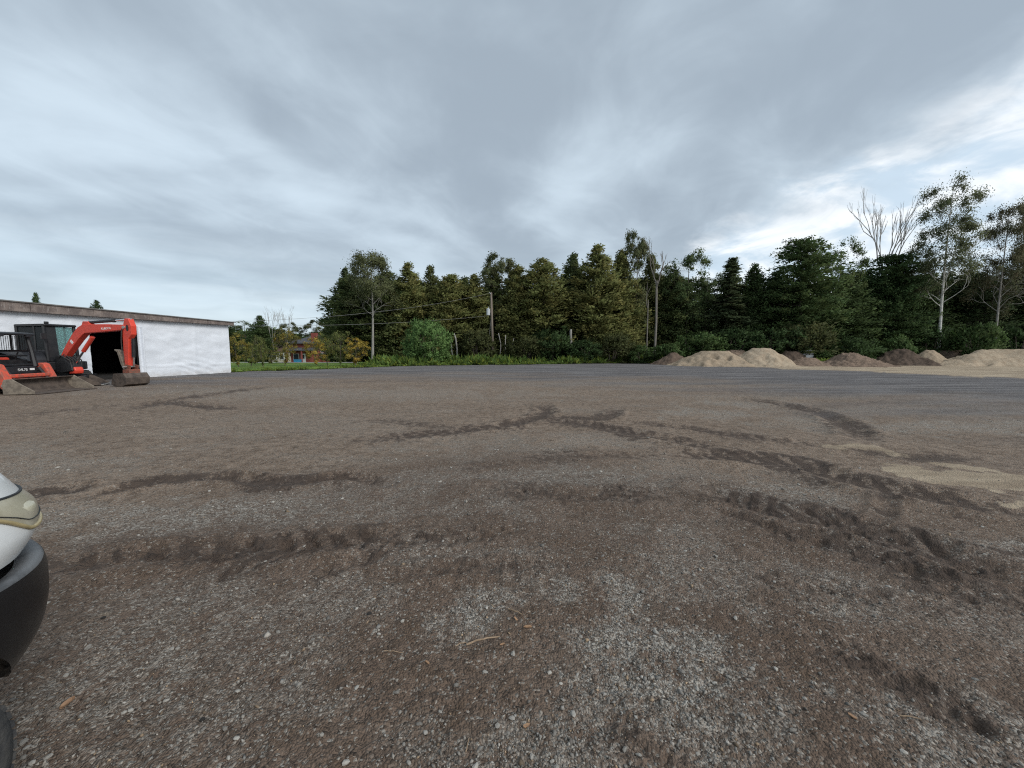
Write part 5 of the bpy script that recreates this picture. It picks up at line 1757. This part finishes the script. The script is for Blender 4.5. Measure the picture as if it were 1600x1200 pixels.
def make_decid(seed, H=15.0, W=6.0, base=MIDGREEN, tint=None, n=9000, first=0.35, bark=BARK, leaf=0.22, cl_r=0.62, sparse=False, r0=0.17, nl=16, lean=0.0):
    rg = np.random.default_rng(seed)
    m = MB()
    tips = []
    bend = rg.normal(size=2) * 0.3
    pts = [Vector((bend[0] * math.sin(q * 2.2) + lean * q, bend[1] * math.sin(q * 2.6), q * H * 0.96)) for q in np.linspace(-0.02, 1, 9)]
    m.tube(pts, [r0 * (1 - 0.88 * q) + 0.01 for q in np.linspace(0, 1, 9)], 8, cap=False)
    tips.append((pts[-1], Vector((0, 0, 1))))
    for i in range(nl):
        tq = first + (0.95 - first) * (i + rg.uniform(0, 1)) / nl
        az = i * 2.4 + rg.uniform(-.5, .5)
        pr = math.sin(PI * min(1, (1.02 - (tq - first) / (1.06 - first)))) ** 0.55 if not sparse else (1 - 0.55 * (tq - first) / (1 - first)) * 0.9
        Lr = W / 2 * pr * rg.uniform(0.65, 1.1) * 0.62
        st = pts[0].lerp(pts[-1], tq)
        j = tq * 8
        st = pts[min(7, int(j))].lerp(pts[min(8, int(j) + 1)], j - int(j))
        upw = 0.75 if sparse else 0.35
        en = st + Vector((math.cos(az) * Lr, math.sin(az) * Lr, Lr * upw))
        limb_tree(m, st, en, 0.25 * r0 * (1.3 - tq), 3, rg, tips, spread=0.75, ratio=0.66, up=0.12, minr=0.010)
    trunk = m.mesh('trunk', True)
    trunk.materials.append(bark)
    C = np.array([p + d * 0.1 for p, d in tips])
    s_ = rg.uniform(0.6, 1.25, (len(C), 1)) * cl_r
    R = s_ * np.array([[1, 1, 0.9]])
    V, Fc, cl, nn_ = clump_leaves(C, R, n, leaf, leaf * 0.62, base, rg, up=-0.15, tint=tint, spread=0.2)
    crown = np_mesh('crown', V, Fc, cols=cl, normals=nn_)
    crown.materials.append(LEAF)
    return trunk, crown, H, W


def make_dead(seed, H=18, W=8, r0=0.2, stems=3, depth=4, bark=DEAD, first=0.45, minr=0.016):
    rg = np.random.default_rng(seed)
    m = MB()
    tips = []
    hb = H * first
    m.tube([(0, 0, -0.3), (0.1, 0.05, hb * 0.5), (0, 0, hb)], [r0, r0 * 0.85, r0 * 0.7], 8, cap=False)
    for k in range(stems):
        az = 2 * PI * k / stems + rg.uniform(-.3, .3)
        L = (H - hb) * 0.42
        en = Vector((math.cos(az) * W * 0.17, math.sin(az) * W * 0.17, hb + L))
        limb_tree(m, (0, 0, hb * rg.uniform(0.8, 1)), en, r0 * 0.55, depth, rg, tips, spread=0.42, ratio=0.66, wob=0.05, up=0.35, kids=(2, 3), minr=minr)
    trunk = m.mesh('trunk', True)
    trunk.materials.append(bark)
    return trunk, None, H, W


def make_bush(seed, H=4.0, W=5.0, base=(0.105, 0.185, 0.060), tint=None, n=9000, leaf=0.19, n_cl=150):
    rg = np.random.default_rng(seed)
    d = rand_dirs(n_cl, rg)
    rad = rg.uniform(0.35, 1, n_cl) ** 0.6 * (0.85 + 0.3 * vnoise(d[:, 0] * 2.5 + seed, d[:, 2] * 2.5, seed))
    C = np.stack([d[:, 0] * rad * W * 0.45, d[:, 1] * rad * W * 0.45, H * 0.48 + d[:, 2] * rad * H * 0.46], 1)
    C[:, 2] = np.maximum(C[:, 2], 0.12)
    R = np.repeat(rg.uniform(0.25, 0.5, (n_cl, 1)), 3, 1) * (W / 5) ** 0.4
    V, Fc, cl, nn_ = clump_leaves(C, R, n, leaf, leaf * 0.6, base, rg, up=0.5, tint=tint, spread=0.16, outward=unit(d + np.array([0, 0, .3])))
    crown = np_mesh('foliage', V, Fc, cols=cl, normals=nn_)
    crown.materials.append(LEAF)
    m = MB()
    for i in range(9):
        az = rg.uniform(0, 2 * PI); q = rg.uniform(0.3, 0.8)
        m.tube([(0.15 * math.cos(az), 0.15 * math.sin(az), -0.1), (q * W * 0.2 * math.cos(az), q * W * 0.2 * math.sin(az), H * 0.35), (q * W * 0.4 * math.cos(az), q * W * 0.4 * math.sin(az), H * 0.72)], [0.05, 0.035, 0.012], 5, cap=False)
    trunk = m.mesh('stem', True)
    trunk.materials.append(BARK)
    return trunk, crown, H, W


_meas = {}


def measured(kind):
    tr, cr, H, W = kind
    if tr.name not in _meas:
        src = cr or tr
        co = np.empty(len(src.vertices) * 3, np.float32)
        src.vertices.foreach_get('co', co)
        co = co.reshape(-1, 3)
        ext = np.percentile(np.hypot(co[:, 0], co[:, 1]), 97) * 2
        _meas[tr.name] = (float(np.percentile(co[:, 2], 99.8)), float(ext))
    return (tr, cr) + _meas[tr.name]


def place(kind, px, top, w_px, Y, name, label, cat='tree', group=None, rz=None, base_z=None):
    trunk, crown, H, W = measured(kind)
    p = at(px, 562, Y)
    bz = float(gz(p.x, Y)) if base_z is None else base_z
    h = at(px, top, Y).z - bz
    # seen off axis, pixels widen with the bearing
    w = w_px / F * Y * math.cos(math.atan2(p.x, Y)) ** 0.5
    o = empty(name, (p.x, Y, bz), random.uniform(0, 6.28) if rz is None else rz)
    o.scale = (w / W, w / W, h / H)
    link(trunk.name.split('.')[0], trunk, o)
    if crown is not None:
        link(crown.name.split('.')[0], crown, o)
    tag(o, label, cat, group)
    return o


CED = [make_cedar(11 + k) for k in range(4)] + [make_cedar(31, base=(0.105, 0.123, 0.045), tint=(0.128, 0.135, 0.051)), make_cedar(32, base=DKGREEN, tint=OLIVE), make_cedar(33, base=(0.075, 0.102, 0.041), tint=OLIVE)]
DKC = [make_cedar(41, base=DKGREEN, tint=MIDGREEN, n=28000), make_cedar(42, base=(0.063, 0.096, 0.042), tint=DKGREEN, n=28000)]
SPR = [make_cedar(51, W=4.4, base=(0.063, 0.090, 0.042), tint=(0.093, 0.111, 0.048), shape='spruce', n=28000)]
RND = [make_cedar(61, H=15, W=8, base=(0.066, 0.111, 0.039), tint=(0.112, 0.147, 0.051), shape='round', n=52000, skirt=0.0),
       make_cedar(62, H=13, W=8, base=(0.060, 0.105, 0.038), tint=(0.093, 0.135, 0.048), shape='round', n=50000, skirt=0.0)]
DEC = [make_decid(71, first=0.14, n=17000, base=(0.083, 0.128, 0.048), tint=(0.128, 0.158, 0.060), nl=22), make_decid(72, first=0.16, n=24000, base=(0.112, 0.135, 0.060), tint=(0.150, 0.150, 0.068), nl=20)]
POP = [make_decid(81, H=20, W=7.5, first=0.30, n=26000, base=(0.125, 0.145, 0.070), tint=(0.155, 0.165, 0.085), bark=BIRCH, sparse=True, leaf=0.175, cl_r=0.95, nl=26, r0=0.20),
       make_decid(82, H=18, W=7.0, first=0.32, n=26000, base=(0.115, 0.128, 0.065), tint=(0.138, 0.117, 0.068), bark=BARKG, sparse=True, leaf=0.175, cl_r=0.95, nl=24, r0=0.2)]
LEFTP = make_decid(91, H=13, W=5.4, first=0.42, n=20000, base=(0.125, 0.138, 0.063), tint=(0.150, 0.165, 0.075), bark=BARKG, sparse=True, leaf=0.17, cl_r=0.85, nl=22, r0=0.17)

G1 = 'cedars and other trees along the far side of the lot'
front = [  # kind, px, top y, width px, depth, name, label
    (SPR[0], 540, 420, 52, 58, 'spruce_tree', 'narrow dark spruce tip at the left end of the tree row'),
    (CED[5], 551, 434, 72, 50, 'cedar_tree', 'dark broad cedar forming the left end of the tree row'),
    (LEFTP, 582, 393, 92, 45.5, 'poplar_tree', 'airy poplar with a bare pale trunk left of the round bush'),
    (CED[5], 612, 428, 66, 50, 'cedar_tree', 'dark cedar behind the poplar with the bare pale trunk'),
    (CED[0], 643, 414, 60, 50, 'cedar_tree', 'pointed olive cedar directly above the round bush'),
    (CED[4], 672, 417, 48, 51, 'cedar_tree', 'slim pointed cedar just right of the one above the round bush'),
    (CED[1], 702, 430, 62, 49, 'cedar_tree', 'rounded bronze cedar halfway between round bush and utility pole'),
    (CED[2], 738, 431, 56, 50, 'cedar_tree', 'olive cedar just left of the utility pole'),
    (CED[6], 772, 420, 52, 52, 'cedar_tree', 'dark cedar right behind the utility pole'),
    (DEC[1], 786, 398, 62, 51.5, 'broadleaf_tree', 'loose leafy crown rising above the cedars by the utility pole'),
    (CED[3], 808, 416, 52, 48.5, 'cedar_tree', 'olive cedar just right of the utility pole'),
    (CED[1], 850, 408, 74, 48.5, 'cedar_tree', 'wide bronze cedar with a flattened top right of the utility pole'),
    (CED[6], 893, 399, 52, 50.5, 'cedar_tree', 'narrow cedar beside a dark gap with a broken grey stump'),
    (CED[0], 932, 387, 76, 48, 'cedar_tree', 'large full olive cedar right of the dark gap'),
    (CED[2], 972, 393, 58, 49, 'cedar_tree', 'olive cedar left of the tallest middle poplar'),
    (DEC[1], 992, 365, 66, 50, 'poplar_tree', 'tallest leafy tree in the middle of the row'),
    (CED[4], 1010, 402, 50, 51, 'cedar_tree', 'ragged cedar behind the bare grey trunk'),
    (CED[5], 1048, 428, 54, 50, 'cedar_tree', 'shorter dark cedar right of the bare grey trunk'),
    (DEC[0], 1072, 388, 64, 49, 'broadleaf_tree', 'broadleaf tree with a wind swept top behind the leftmost mound'),
    (DEC[0], 1100, 428, 66, 48.5, 'broadleaf_tree', 'lower broadleaf tree between wind swept tree and pointed spruce'),
    (SPR[0], 1132, 404, 86, 46, 'spruce_tree', 'pointed cone shaped spruce behind the broad tan mound'),
    (DKC[0], 1177, 414, 56, 47, 'cedar_tree', 'dark slim conifer behind the tallest pointed mound'),
    (DKC[1], 1205, 424, 60, 48, 'cedar_tree', 'dark conifer left of the massive dense tree'),
    (RND[0], 1245, 375, 132, 44, 'dense_tree', 'massive dense dark green tree behind the grey block'),
    (DEC[0], 1302, 380, 70, 46, 'broadleaf_tree', 'upright broadleaf tree at the right shoulder of the massive dense tree'),
    (DKC[0], 1322, 430, 70, 45, 'cedar_tree', 'dark conifer in the dip between the two dense trees'),
    (RND[1], 1392, 398, 136, 41, 'dense_tree', 'dense rounded green tree below the bare dead tree'),
    (DKC[1], 1345, 428, 70, 44, 'cedar_tree', 'dark conifer at the left shoulder of the rounded green tree'),
    (POP[0], 1466, 280, 128, 38, 'birch_tree', 'tall sparse tree with a white trunk'),
    (DKC[0], 1437, 430, 80, 43, 'cedar_tree', 'dark conifer left of the white trunk'),
    (DKC[1], 1508, 425, 96, 42, 'cedar_tree', 'dark bushy conifer right of the white trunk'),
    (POP[1], 1552, 318, 104, 37, 'poplar_tree', 'sparse poplar with a leaning grey trunk right of the white trunk'),
    (POP[1], 1612, 296, 120, 38, 'poplar_tree', 'tall sparse poplar cut by the right edge'),
    (DKC[0], 1570, 424, 90, 43, 'cedar_tree', 'dark conifer behind the leaning grey trunk'),
    (DKC[1], 1630, 420, 100, 41, 'cedar_tree', 'dark conifer at the right edge under the tall poplar'),
    (POP[0], 1700, 300, 120, 39, 'birch_tree', 'white stemmed tree just beyond the right edge'),
]
rzs = {2: 0.4}
for i, (k, px, top, w, Y, nm, lab) in enumerate(front):
    Y += 4.5 if px > 1330 else 0
    w *= 1.36 if nm == 'cedar_tree' else 1.25 if nm == 'broadleaf_tree' else 1.0
    place(k, px, top, w, Y, nm, lab, group=G1)
# second row that closes the gaps
left = list(front)
for i in range(34):
    px = 545 + i * 37 + random.uniform(-8, 8)
    top = 430 + random.uniform(-8, 14)
    k = (CED[5], CED[6], DKC[0], DKC[1])[i % 4]
    near_ = min(left, key=lambda f_: abs(f_[1] - px))
    left.remove(near_)
    lab = near_[6]
    place(k, px, top, 80 if px < 1250 else 100, 56 + random.uniform(-2, 3) - (5 if px > 1250 else 0), 'cedar_tree',
          'shaded cedar behind the ' + lab, group='cedars standing behind the front row')
# bare trunks and dead trees
DT = make_dead(101, H=20, W=9, stems=4, depth=4, first=0.50, r0=0.30, minr=0.022)
place(DT, 1374, 286, 92, 47, 'dead_tree', 'bare dead tree with pale spreading branches', 'dead tree')
DT2 = make_dead(102, H=16, W=3.2, stems=2, depth=3, first=0.80, bark=BARKM, r0=0.17)
place(DT2, 1022, 368, 40, 46.0, 'dead_tree', 'bare grey trunk with a few dead twigs on top', 'dead tree')
DT3 = make_dead(103, H=13, W=2, stems=1, depth=2, first=0.86, bark=BARKM, r0=0.11)
place(DT3, 1010, 440, 20, 46.4, 'dead_tree', 'thinner grey trunk just left of the bare grey trunk', 'dead tree')
for i, (px, top, Y, lean, r, lab) in enumerate([(709, 528, 45.5, -0.35, 0.10, 'leaning pale trunk right beside the round bush'), (716, 520, 45.2, -0.30, 0.12, 'second leaning pale trunk right of the round bush'),
                                                (783, 520, 45.4, -0.25, 0.07, 'thin bare stem just right of the utility pole'), (790, 523, 45.2, 0.05, 0.07, 'middle thin bare stem right of the utility pole'),
                                                (797, 528, 45.6, 0.4, 0.06, 'slanting bare stem farthest right of the utility pole'), (891, 514, 45.0, 0.02, 0.20, 'broken grey stump in the dark gap')]):
    p = at(px, 562, Y); h = at(px, top, Y).z
    rgq = np.random.default_rng(300 + i)
    pts = [(lean * q + 0.05 * rgq.normal(), 0.05 * rgq.normal(), q * h) for q in np.linspace(0, 1, 7)]
    o = MB().tube(pts, [r * (1 - 0.35 * q) for q in np.linspace(0, 1, 7)], 8).build('bare_trunk', BARKG, loc=(p.x, Y, -0.05), smooth=True)
    tag(o, lab, 'tree trunk')

# bushes
RB = make_bush(201, H=5, W=5.6, base=(0.135, 0.235, 0.075), tint=(0.179, 0.281, 0.094), n=16000, n_cl=230)
place(RB, 668, 499, 78, 40.0, 'round_bush', 'big round bright green bush at the edge of the lot', 'bush')
B2 = [make_bush(202, H=3, W=4, base=(0.056, 0.095, 0.033), n=6500, n_cl=110), make_bush(203, H=3, W=4, base=(0.069, 0.117, 0.038), tint=(0.100, 0.144, 0.050), n=6500, n_cl=110),
      make_bush(204, H=3, W=4, base=(0.073, 0.087, 0.033), tint=(0.095, 0.102, 0.038), n=6500, n_cl=110)]
for k, px, top, w, Y, lab in [
    (B2[0], 862, 512, 66, 45.5, 'dark bush under the wide bronze cedar'), (B2[2], 822, 525, 60, 45, 'olive bush at the foot of the cedar right of the pole'),
    (B2[0], 915, 530, 52, 44.5, 'dark low bush right of the broken stump'), (B2[2], 955, 520, 70, 45, 'olive bush at the foot of the large full cedar'),
    (B2[1], 1000, 540, 46, 44, 'fresh green bush at the foot of the bare grey trunk'), (B2[1], 1092, 512, 80, 43.5, 'large spreading green bush behind the leftmost mound'),
    (B2[1], 1048, 535, 50, 42.5, 'green shrub hanging over the leftmost mound'), (B2[0], 1150, 505, 70, 43, 'dark bush behind the broad tan mound'),
    (B2[1], 1290, 540, 56, 40.5, 'yellowish green bush above the bright weeds'), (B2[0], 1330, 520, 70, 40.5, 'dark bush right of the yellowish green bush'),
    (B2[1], 1397, 518, 52, 37.5, 'olive green bush left of the white trunk'), (B2[1], 1522, 500, 62, 36.5, 'leafy green sapling left of the leaning grey trunk'),
    (B2[0], 1590, 505, 90, 37.5, 'dark bush at the right edge'), (B2[0], 1452, 500, 70, 40, 'dark bush behind the white trunk'),
    (B2[2], 745, 515, 52, 46, 'shaded olive bush left of the utility pole'), (B2[0], 1205, 505, 84, 42, 'dark bush behind the tallest pointed mound'),
    (B2[2], 1250, 500, 90, 41.5, 'olive skirt of shrubs before the massive dense tree')]:
    Y += 3.6 if px > 1330 else 0
    top += 6 if px > 1080 else 0
    w *= 1.15
    place(k, px, top, w, Y, 'bush', lab, 'bush', 'bushes at the foot of the trees')

# young yellowing trees on the lawn
YNG = [make_decid(211 + k, H=3.4, W=2.6, first=0.20, n=3800, base=b, tint=tn, leaf=0.13, cl_r=0.26, r0=0.055, nl=16) for k, (b, tn) in enumerate([
    ((0.195, 0.205, 0.058), (0.370, 0.264, 0.058)), ((0.166, 0.205, 0.062), (0.293, 0.244, 0.062)), ((0.390, 0.321, 0.069), (0.507, 0.332, 0.069)), ((0.156, 0.191, 0.066), (0.215, 0.215, 0.070))])]
for k, px, top, w, Y, lab in [
    (YNG[0], 373, 520, 46, 31, 'young yellowing tree next to the shed corner'), (YNG[1], 391, 528, 44, 33, 'second young tree from the shed corner'),
    (YNG[3], 412, 524, 34, 30.5, 'slim young tree third from the shed corner'), (YNG[0], 444, 510, 46, 33, 'tall bronze young tree left of the red brick house'),
    (YNG[2], 495, 528, 40, 33.5, 'golden young tree right of the red brick house'), (YNG[1], 512, 521, 40, 36, 'greenish young tree behind the golden one'),
    (YNG[3], 531, 518, 46, 34.5, 'fuller green young tree between the two golden ones'), (YNG[2], 555, 527, 46, 33.5, 'bright yellow young tree before the dark cedars'),
    (YNG[3], 400, 540, 50, 38, 'low grey green young tree in the second orchard row'), (YNG[1], 425, 545, 40, 38, 'short young tree before the cream cottage')]:
    place(k, px, top, w, Y, 'young_tree', lab, 'tree', 'young yellowing trees on the lawn')

# woods behind the houses on the left
G3 = 'trees beyond the lawn on the left'
for k, px, top, w, Y, lab in [
    (DEC[0], 384, 503, 60, 92, 'green tree behind the shed corner'), (DKC[0], 412, 494, 50, 88, 'dark pine like tree behind the young trees'),
    (RND[1], 362, 512, 60, 95, 'round green tree partly behind the shed'), (RND[0], 500, 519, 66, 105, 'round dark tree left of the house chimney'),
    (DEC[1], 498, 500, 44, 92, 'loose leafy tree behind the house roof'), (DEC[0], 520, 502, 40, 96, 'leafy tree right of the house roof'),
    (DEC[1], 452, 504, 40, 90, 'leafy tree below the bare crowns'), (DKC[1], 430, 515, 60, 96, 'dark tree filling the gap behind the cottage'),
    (RND[1], 465, 522, 60, 100, 'low round tree behind the house eaves'), (RND[0], 340, 518, 70, 105, 'wide tree hidden mostly by the shed'),
    (DKC[0], 64, 459, 34, 70, 'left conifer tip above the shed roof'), (DKC[1], 158, 470, 32, 70, 'right conifer tip above the shed roof')]:
    place(k, px, top, w, Y, 'background_tree', lab, 'tree', G3)
D4 = make_dead(104, H=13, W=6, stems=3, depth=4, first=0.35, bark=DEAD, r0=0.15)
for px, top, w, Y, lab in [(428, 477, 34, 88, 'left bare crown against the sky'), (449, 478, 38, 90, 'right bare crown against the sky')]:
    place(D4, px, top, w, Y, 'dead_tree', lab, 'dead tree')
# far wooded rise that closes the horizon
rg = np.random.default_rng(9)
n = 42000
tt = np.radians(rg.uniform(-80, 80, n))
hh = 6 + 7 * fbm(tt * 14, tt * 0, 4, 600)
rr_ = rg.uniform(170, 200, n)
P_ = np.stack([rr_ * np.sin(tt), rr_ * np.cos(tt), -1.5 + hh * rg.uniform(0, 1, n) ** 0.8], 1)
D_ = rand_dirs(n, rg, up=0.4)
W_ = unit(np.cross(D_, rand_dirs(n, rg)))
col = np.array(DKGREEN)[None] * rg.uniform(0.7, 1.7, (n, 1)) * np.array([1.15, 1.1, 1.1])
V, Fc, cl = kites(P_, D_, W_, rg.uniform(1.2, 2.4, n), rg.uniform(0.8, 1.5, n), col)
fw = link('distant_wood', np_mesh('distant_wood', V, Fc, cols=cl), None, LEAF)
tag(fw, 'far off line of woods closing the horizon', 'wood', None, 'stuff')
